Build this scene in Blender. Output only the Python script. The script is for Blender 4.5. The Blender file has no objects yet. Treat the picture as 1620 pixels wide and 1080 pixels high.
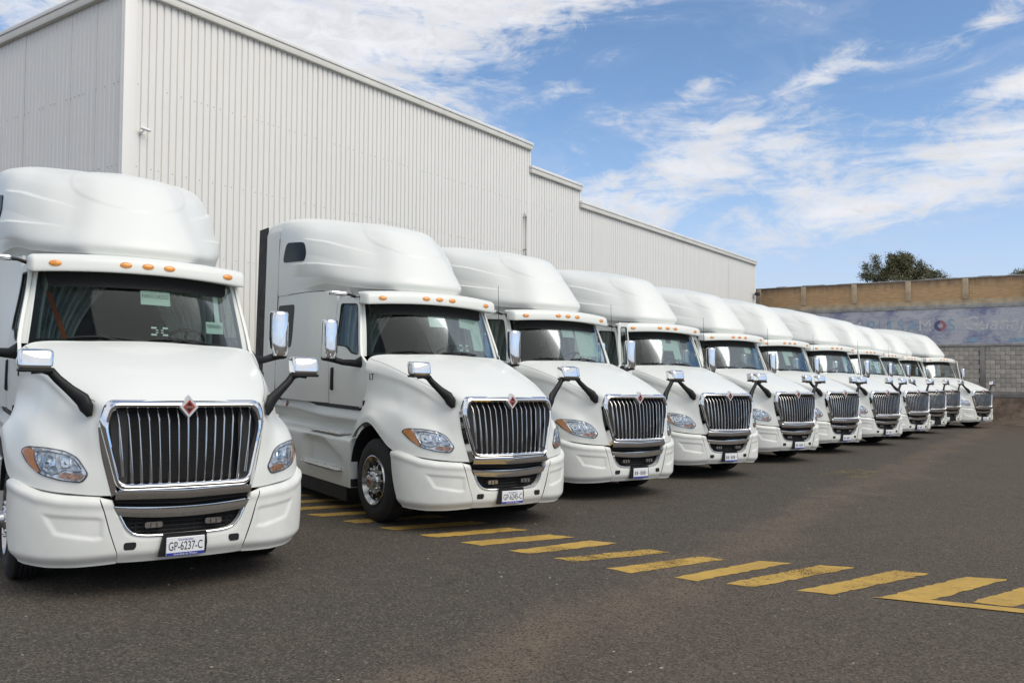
import bpy, bmesh, math, random
import numpy as np
from mathutils import Vector, Matrix
from mathutils.bvhtree import BVHTree

random.seed(7)
rng = np.random.default_rng(7)
R = math.radians
scene = bpy.context.scene
COL = scene.collection

# ------------------------------------------------------------------ camera
CAM_H = 1.905
F_PX = 1335.0
cam_d = bpy.data.cameras.new('camera')
cam_d.sensor_width = 36.0
cam_d.lens = 36.0 * F_PX / 1620.0
cam_d.clip_start = 0.05
cam_d.clip_end = 5000
cam = bpy.data.objects.new('camera', cam_d)
COL.objects.link(cam)
M_T = Matrix.Rotation(R(90 + 1.964), 4, 'X') @ Matrix.Rotation(R(1.496), 4, 'Z')
M_G = Matrix.Rotation(R(90 + 2.23), 4, 'X') @ Matrix.Rotation(R(0.3), 4, 'Z')
cam.matrix_world = Matrix.Translation((0, 0, CAM_H)) @ M_T
scene.camera = cam
# the yard drains gently sideways: the yard plane is z = 0, plumb buildings lean by this
G = Matrix.Translation((0, 0, CAM_H)) @ M_T @ M_G.inverted() @ Matrix.Translation((0, 0, -CAM_H))

# ------------------------------------------------------------------ sky and sun
SUN_EL, SUN_AZ = 48.0, 126.0      # azimuth clockwise from +Y
world = bpy.data.worlds.new('World')
scene.world = world
world.use_nodes = True
wt = world.node_tree
for n_ in list(wt.nodes):
    wt.nodes.remove(n_)


def wn(t, **k):
    n_ = wt.nodes.new(t)
    for a, b in k.items():
        setattr(n_, a, b)
    return n_


def wl(a, b):
    wt.links.new(a, b)


def wmath(op, a, b=None, clamp=False):
    m = wn('ShaderNodeMath', operation=op, use_clamp=clamp)
    for i, v in enumerate((a, b)):
        if v is None:
            continue
        if isinstance(v, (int, float)):
            m.inputs[i].default_value = v
        else:
            wl(v, m.inputs[i])
    return m.outputs[0]


w_out = wn('ShaderNodeOutputWorld')
w_bg = wn('ShaderNodeBackground')
w_bg.inputs['Strength'].default_value = 0.13
w_sky = wn('ShaderNodeTexSky', sky_type='NISHITA')
w_sky.sun_disc = False
w_sky.sun_elevation = R(SUN_EL)
w_sky.sun_rotation = R(SUN_AZ)
w_sky.altitude = 1800
w_sky.air_density = 1.0
w_sky.dust_density = 1.0
w_sky.ozone_density = 1.5
w_tc = wn('ShaderNodeTexCoord')
w_sep = wn('ShaderNodeSeparateXYZ')
wl(w_tc.outputs['Generated'], w_sep.inputs[0])
zz = wmath('ADD', wmath('MAXIMUM', w_sep.outputs[2], 0.0), 0.10)
px_ = wmath('DIVIDE', w_sep.outputs[0], zz)
py_ = wmath('DIVIDE', w_sep.outputs[1], zz)
w_cmb = wn('ShaderNodeCombineXYZ')
wl(px_, w_cmb.inputs[0])
wl(py_, w_cmb.inputs[1])
def wnoise(scale, detail, rough, dist, loc, rot, msc):
    mp_ = wn('ShaderNodeMapping')
    mp_.inputs['Location'].default_value = loc
    mp_.inputs['Rotation'].default_value = (0, 0, R(rot))
    mp_.inputs['Scale'].default_value = (*msc, 1.0)
    wl(w_ae.outputs[0], mp_.inputs[0])
    x = wn('ShaderNodeTexNoise', noise_dimensions='3D')
    x.inputs['Scale'].default_value = scale
    x.inputs['Detail'].default_value = detail
    x.inputs['Roughness'].default_value = rough
    x.inputs['Distortion'].default_value = dist
    wl(mp_.outputs[0], x.inputs['Vector'])
    return x.outputs[0]


def wrange(v, a, b, c=0.0, d=1.0):
    x = wn('ShaderNodeMapRange', interpolation_type='SMOOTHSTEP')
    for i, q in enumerate((a, b, c, d)):
        x.inputs[i + 1].default_value = q
    wl(v, x.inputs[0])
    return x.outputs[0]


# cloud banks by compass bearing and height, broken up by wind-drawn fibrous noise
w_az = wmath('MULTIPLY', wmath('ARCTAN2', w_sep.outputs[0], w_sep.outputs[1]), 57.2958)
w_el = wmath('MULTIPLY', wmath('ARCSINE', w_sep.outputs[2]), 57.2958)
w_ae = wn('ShaderNodeCombineXYZ')
wl(w_az, w_ae.inputs[0])
wl(w_el, w_ae.inputs[1])
BANKS = [  # bearing, height, half length, half width, tilt, weight
    (-20, 27, 24, 9.5, 4, 1.25), (-4, 24.5, 12, 4.2, 20, 0.75), (13.0, 13.8, 9.5, 2.5, 16, 0.72), (24, 11.6, 12, 2.4, 17, 0.72), (33, 14.5, 7, 2.6, 15, 0.6), (7, 10.8, 6.5, 2.6, 12, 0.5),
    (12.6, 18.6, 2.6, 0.8, 14, 0.62), (20.6, 19.3, 3.2, 0.9, 24, 0.65), (29.5, 21.0, 4.0, 1.1, 16, 0.6), (3.6, 18.6, 1.8, 0.8, 8, 0.5), (31, 17.2, 3.5, 0.8, 16, 0.45),
(72, 34, 24, 13, 12, 1.0), (115, 30, 42, 18, -6, 1.1), (-95, 30, 46, 18, 5, 1.1), (165, 34, 48, 24, 8, 1.15), (-150, 28, 34, 16, 4, 1.1), (20, 64, 70, 16, 10, 0.9), (-130, 62, 60, 18, -12, 1.1), (140, 66, 60, 16, 6, 1.1)]
dens = None
for (ba, be, bl_, bw_, bt, bwt) in BANKS:
    mp_ = wn('ShaderNodeMapping', vector_type='TEXTURE')
    mp_.inputs['Location'].default_value = (ba, be, 0)
    mp_.inputs['Rotation'].default_value = (0, 0, R(bt))
    mp_.inputs['Scale'].default_value = (bl_, bw_, 1)
    wl(w_ae.outputs[0], mp_.inputs[0])
    dt = wn('ShaderNodeVectorMath', operation='DOT_PRODUCT')
    wl(mp_.outputs[0], dt.inputs[0])
    wl(mp_.outputs[0], dt.inputs[1])
    e_ = wmath('MULTIPLY', wmath('EXPONENT', wmath('MULTIPLY', dt.outputs['Value'], -1.0)), bwt)
    dens = e_ if dens is None else wmath('ADD', dens, e_)
n_streak = wnoise(1.0, 8, 0.62, 0.9, (0.6, 2.2, 3.1), -19, (0.085, 0.30))
n_fine = wnoise(1.0, 9, 0.66, 0.8, (1.3, 0.2, 5.0), -24, (0.42, 0.85))
tex = wmath('ADD', wmath('MULTIPLY', wmath('SUBTRACT', n_streak, 0.5), 2.3), wmath('MULTIPLY', wmath('SUBTRACT', n_fine, 0.5), 1.5))
clouds = wrange(wmath('ADD', wmath('MINIMUM', dens, 1.15), tex), 0.22, 1.05)
# thin veil that thickens towards the horizon (air and cirrus)
veil = wmath('ADD', wrange(w_sep.outputs[2], 0.0, 0.30, 0.86, 0.0), wrange(n_streak, 0.40, 0.70, 0.0, 0.28), True)
glow = wrange(n_fine, 0.30, 0.72, 5.2, 4.2)
w_cc = wn('ShaderNodeVectorMath', operation='SCALE')
w_cc.inputs[0].default_value = (0.975, 0.98, 1.01)
wl(glow, w_cc.inputs['Scale'])
w_skyg = wn('ShaderNodeVectorMath', operation='MULTIPLY')
wl(w_sky.outputs[0], w_skyg.inputs[0])
w_skyg.inputs[1].default_value = (0.87, 0.95, 0.97)
w_m1 = wn('ShaderNodeMix', data_type='RGBA')
wl(veil, w_m1.inputs[0])
wl(w_skyg.outputs[0], w_m1.inputs[6])
w_m1.inputs[7].default_value = (3.1, 3.45, 4.35, 1)
w_mix = wn('ShaderNodeMix', data_type='RGBA')
wl(wmath('MULTIPLY', clouds, 0.93), w_mix.inputs[0])
wl(w_m1.outputs[2], w_mix.inputs[6])
wl(w_cc.outputs[0], w_mix.inputs[7])
wl(w_mix.outputs[2], w_bg.inputs['Color'])
wl(w_bg.outputs[0], w_out.inputs[0])

sun_d = bpy.data.lights.new('sun', 'SUN')
sun_d.energy = 1.5
sun_d.angle = R(45)
sun_d.color = (1.0, 0.94, 0.84)
sun = bpy.data.objects.new('sun', sun_d)
COL.objects.link(sun)
sdir = Vector((math.sin(R(SUN_AZ)) * math.cos(R(SUN_EL)), math.cos(R(SUN_AZ)) * math.cos(R(SUN_EL)), math.sin(R(SUN_EL))))
sun.rotation_euler = sdir.to_track_quat('Z', 'Y').to_euler()
sun.location = sdir * 40

vs = scene.view_settings
vs.view_transform = 'Standard'
vs.look = 'None'
vs.exposure = 0.5
vs.gamma = 1.0
vs.use_curve_mapping = False

# ------------------------------------------------------------------ materials
MATS = {}


class NT:
    """small node helper"""
    def __init__(self, name):
        self.m = bpy.data.materials.new(name)
        self.m.use_nodes = True
        self.t = self.m.node_tree
        self.b = self.t.nodes['Principled BSDF']
        self.out = self.t.nodes['Material Output']

    def n(self, t, **k):
        x = self.t.nodes.new(t)
        for a, b in k.items():
            setattr(x, a, b)
        return x

    def l(self, a, b):
        self.t.links.new(a, b)

    def math(self, op, a, b=None, clamp=False):
        m = self.n('ShaderNodeMath', operation=op, use_clamp=clamp)
        for i, v in enumerate((a, b)):
            if v is None:
                continue
            if isinstance(v, (int, float)):
                m.inputs[i].default_value = v
            else:
                self.l(v, m.inputs[i])
        return m.outputs[0]

    def coords(self, kind='Object'):
        return self.n('ShaderNodeTexCoord').outputs[kind]

    def noise(self, vec, scale, detail=4, rough=0.5, dist=0.0, mscale=None, rot=None):
        if mscale or rot:
            mp = self.n('ShaderNodeMapping')
            if mscale:
                mp.inputs['Scale'].default_value = mscale
            if rot:
                mp.inputs['Rotation'].default_value = rot
            self.l(vec, mp.inputs[0])
            vec = mp.outputs[0]
        x = self.n('ShaderNodeTexNoise')
        x.inputs['Scale'].default_value = scale
        x.inputs['Detail'].default_value = detail
        x.inputs['Roughness'].default_value = rough
        x.inputs['Distortion'].default_value = dist
        self.l(vec, x.inputs['Vector'])
        return x.outputs[0]

    def rng(self, v, a, b, c=0.0, d=1.0, smooth=True):
        x = self.n('ShaderNodeMapRange')
        if smooth:
            x.interpolation_type = 'SMOOTHSTEP'
        for i, q in enumerate((a, b, c, d)):
            x.inputs[i + 1].default_value = q
        self.l(v, x.inputs[0])
        return x.outputs[0]

    def mix(self, f, a, b):
        x = self.n('ShaderNodeMix', data_type='RGBA')
        if isinstance(f, (int, float)):
            x.inputs[0].default_value = f
        else:
            self.l(f, x.inputs[0])
        for i, v in ((6, a), (7, b)):
            if isinstance(v, tuple):
                x.inputs[i].default_value = (*v[:3], 1)
            else:
                self.l(v, x.inputs[i])
        return x.outputs[2]

    def bump(self, h, strength=0.3, dist=0.01):
        x = self.n('ShaderNodeBump')
        x.inputs['Strength'].default_value = strength
        x.inputs['Distance'].default_value = dist
        self.l(h, x.inputs['Height'])
        self.l(x.outputs[0], self.b.inputs['Normal'])


def simple(name, col, rough=0.5, metal=0.0, coat=0.0, spec=0.5, var=0.0, vscale=6.0, bump=0.0, bscale=60.0):
    k = NT(name)
    k.b.inputs['Base Color'].default_value = (*col, 1)
    k.b.inputs['Roughness'].default_value = rough
    k.b.inputs['Metallic'].default_value = metal
    k.b.inputs['Coat Weight'].default_value = coat
    k.b.inputs['Coat Roughness'].default_value = 0.04
    k.b.inputs['Specular IOR Level'].default_value = spec
    if var:
        c = k.coords()
        nz = k.noise(c, vscale, 5, 0.6)
        f = k.rng(nz, 0.3, 0.7)
        k.l(k.mix(f, tuple(x * (1 - var) for x in col), tuple(min(1, x * (1 + var)) for x in col)), k.b.inputs['Base Color'])
        k.l(k.rng(nz, 0.2, 0.8, max(0.02, rough * 0.8), min(1, rough * 1.25)), k.b.inputs['Roughness'])
    if bump:
        k.bump(k.noise(k.coords(), bscale, 3, 0.5), bump, 0.004)
    MATS[name] = k.m
    return k.m


def make_materials():
    # truck paint: white with light road dust low on the body
    k = NT('white_paint')
    c = k.coords()
    sp = k.n('ShaderNodeSeparateXYZ')
    k.l(c, sp.inputs[0])
    nz = k.noise(c, 3.0, 6, 0.65)
    low = k.math('MULTIPLY', k.rng(k.math('ADD', sp.outputs[2], k.math('MULTIPLY', nz, 0.35)), 0.35, 1.0, 1.0, 0.0), 0.13)
    k.l(k.mix(low, (0.775, 0.79, 0.745), (0.58, 0.54, 0.46)), k.b.inputs['Base Color'])
    k.b.inputs['Roughness'].default_value = 0.5
    k.b.inputs['Coat Weight'].default_value = 0.22
    k.b.inputs['Coat Roughness'].default_value = 0.10
    MATS['white_paint'] = k.m

    simple('bumper_white', (0.765, 0.77, 0.72), 0.38, var=0.05, vscale=2.5)
    simple('grille_chrome', (0.56, 0.56, 0.56), 0.2, metal=1.0)
    simple('emblem_silver', (0.80, 0.80, 0.80), 0.32, metal=0.55)
    simple('rim_metal', (0.52, 0.52, 0.52), 0.2, metal=1.0, var=0.2, vscale=12)
    simple('radiator', (0.022, 0.022, 0.022), 0.6)
    simple('chrome', (0.86, 0.87, 0.88), 0.05, metal=1.0, var=0.03, vscale=9)
    simple('brushed_metal', (0.62, 0.62, 0.61), 0.28, metal=1.0, var=0.12, vscale=14)
    simple('black_plastic', (0.012, 0.012, 0.013), 0.5, spec=0.3, var=0.25, vscale=9)
    simple('black_matte', (0.010, 0.010, 0.011), 0.75)
    simple('rubber', (0.022, 0.021, 0.021), 0.72, var=0.3, vscale=8, bump=0.15, bscale=40)
    simple('amber_lens', (0.82, 0.31, 0.05), 0.16, coat=0.8, var=0.12, vscale=60)
    simple('red_enamel', (0.42, 0.06, 0.035), 0.2, coat=0.6)
    simple('red_lens', (0.30, 0.06, 0.03), 0.2, coat=0.6)
    simple('plate_white', (0.78, 0.79, 0.80), 0.35)
    simple('plate_blue', (0.035, 0.05, 0.30), 0.35)
    simple('plate_ink', (0.03, 0.03, 0.035), 0.5)
    simple('paper_curtain_green', (0.60, 0.74, 0.68), 0.8)
    simple('paper_reflection_white', (0.72, 0.84, 0.80), 0.8)
    simple('paper_ink', (0.12, 0.20, 0.17), 0.8)
    simple('curtain', (0.70, 0.74, 0.71), 0.9, var=0.15, vscale=5)
    simple('seat_grey', (0.06, 0.06, 0.065), 0.85, var=0.2)
    simple('orange_strap', (0.55, 0.13, 0.03), 0.7)
    simple('dash_grey', (0.035, 0.036, 0.038), 0.6)
    simple('roof_liner', (0.12, 0.12, 0.12), 0.9)
    simple('steel_dark', (0.045, 0.045, 0.047), 0.5, metal=0.3, var=0.3)
    simple('lamp_bowl', (0.75, 0.76, 0.78), 0.12, metal=1.0, var=0.2, vscale=40)
    simple('lamp_dark', (0.10, 0.10, 0.11), 0.25, metal=0.6)
    k = NT('lamp_floor')
    c = k.coords()
    v = k.n('ShaderNodeTexVoronoi')
    v.inputs['Scale'].default_value = 21
    k.l(c, v.inputs['Vector'])
    k.b.inputs['Metallic'].default_value = 0.6
    k.b.inputs['Roughness'].default_value = 0.25
    sc_ = k.n('ShaderNodeSeparateColor')
    k.l(v.outputs['Color'], sc_.inputs[0])
    k.l(k.mix(sc_.outputs[0], (0.55, 0.56, 0.58), (0.95, 0.95, 0.95)), k.b.inputs['Base Color'])
    k.bump(v.outputs['Distance'], 0.6, 0.02)
    MATS['lamp_floor'] = k.m
    simple('lamp_orange', (0.62, 0.33, 0.20), 0.25, metal=0.4, var=0.4, vscale=30)
    # tinted glass: see-through with a mirror sheen
    for nm, tint, base in (('windshield_glass', (0.55, 0.63, 0.60), 0.0), ('door_glass', (0.62, 0.67, 0.64), 0.0), ('lens_clear', (0.93, 0.95, 0.97), 0.0), ('dark_glass', (0.02, 0.022, 0.022), 0.0)):
        k = NT(nm)
        k.t.nodes.remove(k.b)
        tr = k.n('ShaderNodeBsdfTransparent')
        tr.inputs[0].default_value = (*tint, 1)
        gl = k.n('ShaderNodeBsdfGlossy')
        gl.inputs['Roughness'].default_value = 0.05 if nm == 'windshield_glass' else 0.02
        gl.inputs[0].default_value = (0.86, 0.95, 1.0, 1)
        fr = k.n('ShaderNodeFresnel')
        fr.inputs[0].default_value = 1.52
        mx = k.n('ShaderNodeMixShader')
        k.l(k.math('MULTIPLY', fr.outputs[0], {'windshield_glass': 0.22, 'door_glass': 0.5}.get(nm, 0.8)), mx.inputs[0])
        k.l(tr.outputs[0], mx.inputs[1])
        k.l(gl.outputs[0], mx.inputs[2])
        k.l(mx.outputs[0], k.out.inputs[0])
        MATS[nm] = k.m
    simple('smoke_glass', (0.010, 0.011, 0.010), 0.3, spec=0.08)

    # painted corrugated sheet
    k = NT('sheet_metal')
    c = k.coords()
    n1 = k.noise(c, 0.5, 6, 0.6)
    n2 = k.noise(c, 1.0, 4, 0.6, mscale=(6, 6, 0.12))
    f = k.math('ADD', k.math('MULTIPLY', k.rng(n1, 0.35, 0.75), 0.5), k.math('MULTIPLY', k.rng(n2, 0.45, 0.8), 0.5))
    k.l(k.mix(f, (0.85, 0.835, 0.79), (0.79, 0.775, 0.73)), k.b.inputs['Base Color'])
    k.b.inputs['Roughness'].default_value = 0.5
    MATS['sheet_metal'] = k.m
    simple('trim_cream', (0.70, 0.685, 0.63), 0.5, var=0.06, vscale=1.5)
    simple('trim_white', (0.80, 0.80, 0.78), 0.45, var=0.05, vscale=1.5)
    simple('galvanised', (0.40, 0.40, 0.39), 0.45, metal=0.4, var=0.15)
    simple('fastener', (0.45, 0.44, 0.41), 0.5, metal=0.3)

    # asphalt: worn, dusty, a drier dirt trail and a darker tone on the truck side
    k = NT('asphalt')
    c = k.coords()
    big = k.noise(c, 0.35, 6, 0.6, 0.4)
    mid = k.noise(c, 2.3, 6, 0.65)
    agg = k.n('ShaderNodeTexVoronoi')
    agg.inputs['Scale'].default_value = 72
    k.l(c, agg.inputs['Vector'])
    fine = k.noise(c, 150, 3, 0.7)
    # dirt trail axis
    mp = k.n('ShaderNodeMapping', vector_type='TEXTURE')
    mp.inputs['Location'].default_value = (2.6, 9.6, 0)
    mp.inputs['Rotation'].default_value = (0, 0, R(-34))
    k.l(c, mp.inputs[0])
    sp = k.n('ShaderNodeSeparateXYZ')
    k.l(mp.outputs[0], sp.inputs[0])
    wob = k.noise(c, 0.5, 4, 0.55)
    xa = k.math('ADD', sp.outputs[0], k.math('MULTIPLY', k.math('SUBTRACT', wob, 0.5), 2.2))
    trail = k.math('SUBTRACT', 1.0, k.rng(k.math('ABSOLUTE', xa), 0.08, 0.62))
    trail = k.math('MULTIPLY', trail, k.rng(mid, 0.3, 0.7, 0.35, 1.0))
    side = k.rng(xa, -0.9, 0.5)            # 0 = truck bay, 1 = open yard
    base = k.mix(side, (0.0757, 0.0666, 0.0564), (0.1023, 0.0821, 0.0626))
    base = k.mix(k.rng(big, 0.3, 0.75, 0.0, 0.6), base, (0.0818, 0.0686, 0.0555))
    base = k.mix(k.rng(mid, 0.45, 0.8, 0.0, 0.5), base, (0.1268, 0.1023, 0.0775))
    base = k.mix(k.math('MULTIPLY', trail, 0.5), base, (0.2097, 0.1594, 0.1058))
    # oil drips and damp stains in the bays
    oil = k.noise(c, 0.9, 5, 0.55, 0.8)
    base = k.mix(k.rng(oil, 0.60, 0.74, 0.0, 0.55), base, (0.0430, 0.0376, 0.0327))
    # hairline cracks
    cv = k.n('ShaderNodeTexVoronoi', feature='DISTANCE_TO_EDGE')
    cv.inputs['Scale'].default_value = 0.33
    wv = k.n('ShaderNodeVectorMath', operation='ADD')
    nv = k.n('ShaderNodeTexNoise')
    nv.inputs['Scale'].default_value = 1.6
    nv.inputs['Detail'].default_value = 8
    k.l(c, nv.inputs['Vector'])
    sv = k.n('ShaderNodeVectorMath', operation='SCALE')
    sv.inputs['Scale'].default_value = 0.9
    k.l(nv.outputs['Color'], sv.inputs[0])
    k.l(c, wv.inputs[0])
    k.l(sv.outputs[0], wv.inputs[1])
    k.l(wv.outputs[0], cv.inputs['Vector'])
    crack = k.math('MULTIPLY', k.math('SUBTRACT', 1.0, k.rng(cv.outputs['Distance'], 0.0006, 0.0042)), k.rng(big, 0.42, 0.62))
    base = k.mix(k.math('MULTIPLY', crack, 0.6), base, (0.0307, 0.0271, 0.0229))
    st = k.n('ShaderNodeSeparateColor')
    k.l(agg.outputs['Color'], st.inputs[0])
    base = k.mix(k.rng(st.outputs[0], 0.55, 1.0, 0.0, 0.75), base, (0.1791, 0.1526, 0.1216))
    base = k.mix(k.rng(st.outputs[1], 0.55, 0.92, 0.0, 0.72), base, (0.0307, 0.0261, 0.0211))
    base = k.mix(k.rng(fine, 0.45, 0.8, 0.0, 0.35), base, (0.1535, 0.1294, 0.1005))
    k.l(base, k.b.inputs['Base Color'])
    k.b.inputs['Roughness'].default_value = 0.92
    k.b.inputs['Specular IOR Level'].default_value = 0.2
    hgt = k.math('ADD', k.math('MULTIPLY', agg.outputs['Distance'], -0.8), k.math('MULTIPLY', fine, 0.6))
    k.bump(hgt, 0.5, 0.006)
    MATS['asphalt'] = k.m

    def paint(name, col, wear_lo, wear_hi):
        k = NT(name)
        c = k.coords()
        v = k.n('ShaderNodeTexVoronoi')
        v.inputs['Scale'].default_value = 75
        k.l(c, v.inputs['Vector'])
        s = k.n('ShaderNodeSeparateColor')
        k.l(v.outputs['Color'], s.inputs[0])
        nz = k.noise(c, 1.3, 7, 0.7, 0.5)
        n2 = k.noise(c, 7.0, 6, 0.7)
        fine = k.noise(c, 60, 3, 0.6)
        w = k.math('ADD', k.math('MULTIPLY', s.outputs[0], 0.30), k.math('ADD', k.math('MULTIPLY', nz, 0.75), k.math('ADD', k.math('MULTIPLY', n2, 0.3), k.math('MULTIPLY', fine, 0.35))))
        rnd = k.n('ShaderNodeObjectInfo').outputs['Random']
        w = k.math('ADD', w, k.math('MULTIPLY', k.math('SUBTRACT', rnd, 0.5), 0.16))
        wear = k.rng(w, wear_lo, wear_hi)
        col2 = k.mix(k.rng(nz, 0.3, 0.7), col, tuple(x * 0.72 for x in col))
        col2 = k.mix(k.rng(n2, 0.45, 0.75, 0.0, 0.45), col2, (0.20, 0.15, 0.075))
        k.l(col2, k.b.inputs['Base Color'])
        k.b.inputs['Roughness'].default_value = 0.85
        tr = k.n('ShaderNodeBsdfTransparent')
        mx = k.n('ShaderNodeMixShader')
        k.l(wear, mx.inputs[0])
        k.l(k.b.outputs[0], mx.inputs[1])
        k.l(tr.outputs[0], mx.inputs[2])
        k.l(mx.outputs[0], k.out.inputs[0])
        MATS[name] = k.m
    paint('yellow_paint', (0.55, 0.345, 0.07), 0.94, 1.18)
    paint('faded_paint', (0.21, 0.17, 0.09), 0.66, 0.92)

    # boundary wall finishes
    k = NT('brown_brick')
    c = k.coords()
    br = k.n('ShaderNodeTexBrick')
    br.inputs['Scale'].default_value = 1.0
    br.inputs['Brick Width'].default_value = 0.26
    br.inputs['Row Height'].default_value = 0.08
    br.inputs['Mortar Size'].default_value = 0.009
    br.inputs['Color1'].default_value = (0.60, 0.375, 0.185, 1)
    br.inputs['Color2'].default_value = (0.48, 0.29, 0.14, 1)
    br.inputs['Mortar'].default_value = (0.36, 0.28, 0.18, 1)
    mp = k.n('ShaderNodeMapping')
    mp.inputs['Rotation'].default_value = (R(-90), 0, 0)
    k.l(c, mp.inputs[0])
    k.l(mp.outputs[0], br.inputs['Vector'])
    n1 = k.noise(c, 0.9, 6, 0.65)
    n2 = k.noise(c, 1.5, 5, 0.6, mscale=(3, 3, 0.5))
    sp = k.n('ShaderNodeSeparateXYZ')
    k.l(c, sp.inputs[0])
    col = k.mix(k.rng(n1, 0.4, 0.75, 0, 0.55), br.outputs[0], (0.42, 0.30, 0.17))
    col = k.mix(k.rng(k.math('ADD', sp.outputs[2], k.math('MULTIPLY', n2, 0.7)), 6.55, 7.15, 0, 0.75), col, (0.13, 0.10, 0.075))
    k.l(col, k.b.inputs['Base Color'])
    k.b.inputs['Roughness'].default_value = 0.9
    k.bump(br.outputs['Fac'], -0.5, 0.01)
    MATS['brown_brick'] = k.m
    simple('wall_plaster', (0.47, 0.365, 0.245), 0.9, var=0.2, vscale=2)
    simple('ledge_grey', (0.33, 0.32, 0.30), 0.9, var=0.25, vscale=2)
    k = NT('mural_blue')
    c = k.coords()
    n1 = k.noise(c, 0.75, 7, 0.7, 0.6)
    n2 = k.noise(c, 3.0, 6, 0.75, 0.8, mscale=(0.7, 0.7, 4.0))
    n3 = k.noise(c, 14.0, 4, 0.7, mscale=(0.6, 0.6, 2.5))
    f = k.math('ADD', k.math('MULTIPLY', n1, 0.75), k.math('ADD', k.math('MULTIPLY', n2, 0.45), k.math('MULTIPLY', n3, 0.25)))
    col = k.mix(k.rng(f, 0.56, 0.80), (0.19, 0.21, 0.36), (0.50, 0.51, 0.545))
    col = k.mix(k.rng(n2, 0.62, 0.75, 0, 0.6), col, (0.45, 0.46, 0.48))
    k.l(col, k.b.inputs['Base Color'])
    k.b.inputs['Roughness'].default_value = 0.9
    MATS['mural_blue'] = k.m
    for nm, col in (('mural_cyan', (0.30, 0.46, 0.58)), ('mural_pale', (0.66, 0.66, 0.65)), ('mural_red', (0.44, 0.19, 0.23)), ('mural_navy', (0.12, 0.13, 0.23))):
        k = NT(nm)
        c = k.coords()
        nz = k.noise(c, 5.0, 6, 0.75, 0.5)
        k.b.inputs['Base Color'].default_value = (*col, 1)
        k.b.inputs['Roughness'].default_value = 0.9
        tr = k.n('ShaderNodeBsdfTransparent')
        mx = k.n('ShaderNodeMixShader')
        k.l(k.rng(nz, 0.48, 0.72, 0.10, 0.85), mx.inputs[0])
        k.l(k.b.outputs[0], mx.inputs[1])
        k.l(tr.outputs[0], mx.inputs[2])
        k.l(mx.outputs[0], k.out.inputs[0])
        MATS[nm] = k.m
    simple('block_a', (0.46, 0.425, 0.375), 0.92, var=0.22, vscale=3, bump=0.5, bscale=40)
    simple('block_b', (0.39, 0.36, 0.32), 0.92, var=0.25, vscale=3, bump=0.5, bscale=40)
    simple('block_c', (0.51, 0.47, 0.41), 0.92, var=0.2, vscale=3, bump=0.5, bscale=40)
    simple('mortar', (0.22, 0.21, 0.19), 0.95, var=0.3, vscale=2)
    simple('concrete', (0.25, 0.235, 0.22), 0.92, var=0.25, vscale=1.5, bump=0.4, bscale=25)
    simple('rubble', (0.23, 0.17, 0.125), 0.95, var=0.45, vscale=2.2, bump=0.8, bscale=9)
    simple('dirt', (0.15, 0.115, 0.085), 0.95, var=0.35, vscale=3, bump=0.8, bscale=12)
    simple('leaf_a', (0.135, 0.145, 0.07), 0.7, var=0.35, vscale=1.2)
    simple('leaf_b', (0.18, 0.165, 0.085), 0.7, var=0.3, vscale=1.2)
    simple('bark', (0.12, 0.09, 0.065), 0.9, var=0.3)
    simple('pebble', (0.30, 0.285, 0.26), 0.85, var=0.3, vscale=1.0)


make_materials()

# ------------------------------------------------------------------ mesh helpers
def clean(bm, recalc=True, merge=1e-5):
    if merge:
        bmesh.ops.remove_doubles(bm, verts=bm.verts, dist=merge)
    if recalc:
        bmesh.ops.recalc_face_normals(bm, faces=bm.faces)


def to_mesh(name, verts, faces, smooth=True, angle=35.0, merge=1e-5, recalc=True):
    me = bpy.data.meshes.new(name)
    me.from_pydata([tuple(v) for v in verts], [], [tuple(f) for f in faces])
    bm = bmesh.new()
    bm.from_mesh(me)
    clean(bm, recalc, merge)
    if smooth:
        ca = R(angle)
        for f in bm.faces:
            f.smooth = True
        for e in bm.edges:
            if len(e.link_faces) == 2:
                try:
                    e.smooth = e.calc_face_angle() < ca
                except ValueError:
                    pass
    bm.to_mesh(me)
    bm.free()
    return me


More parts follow.
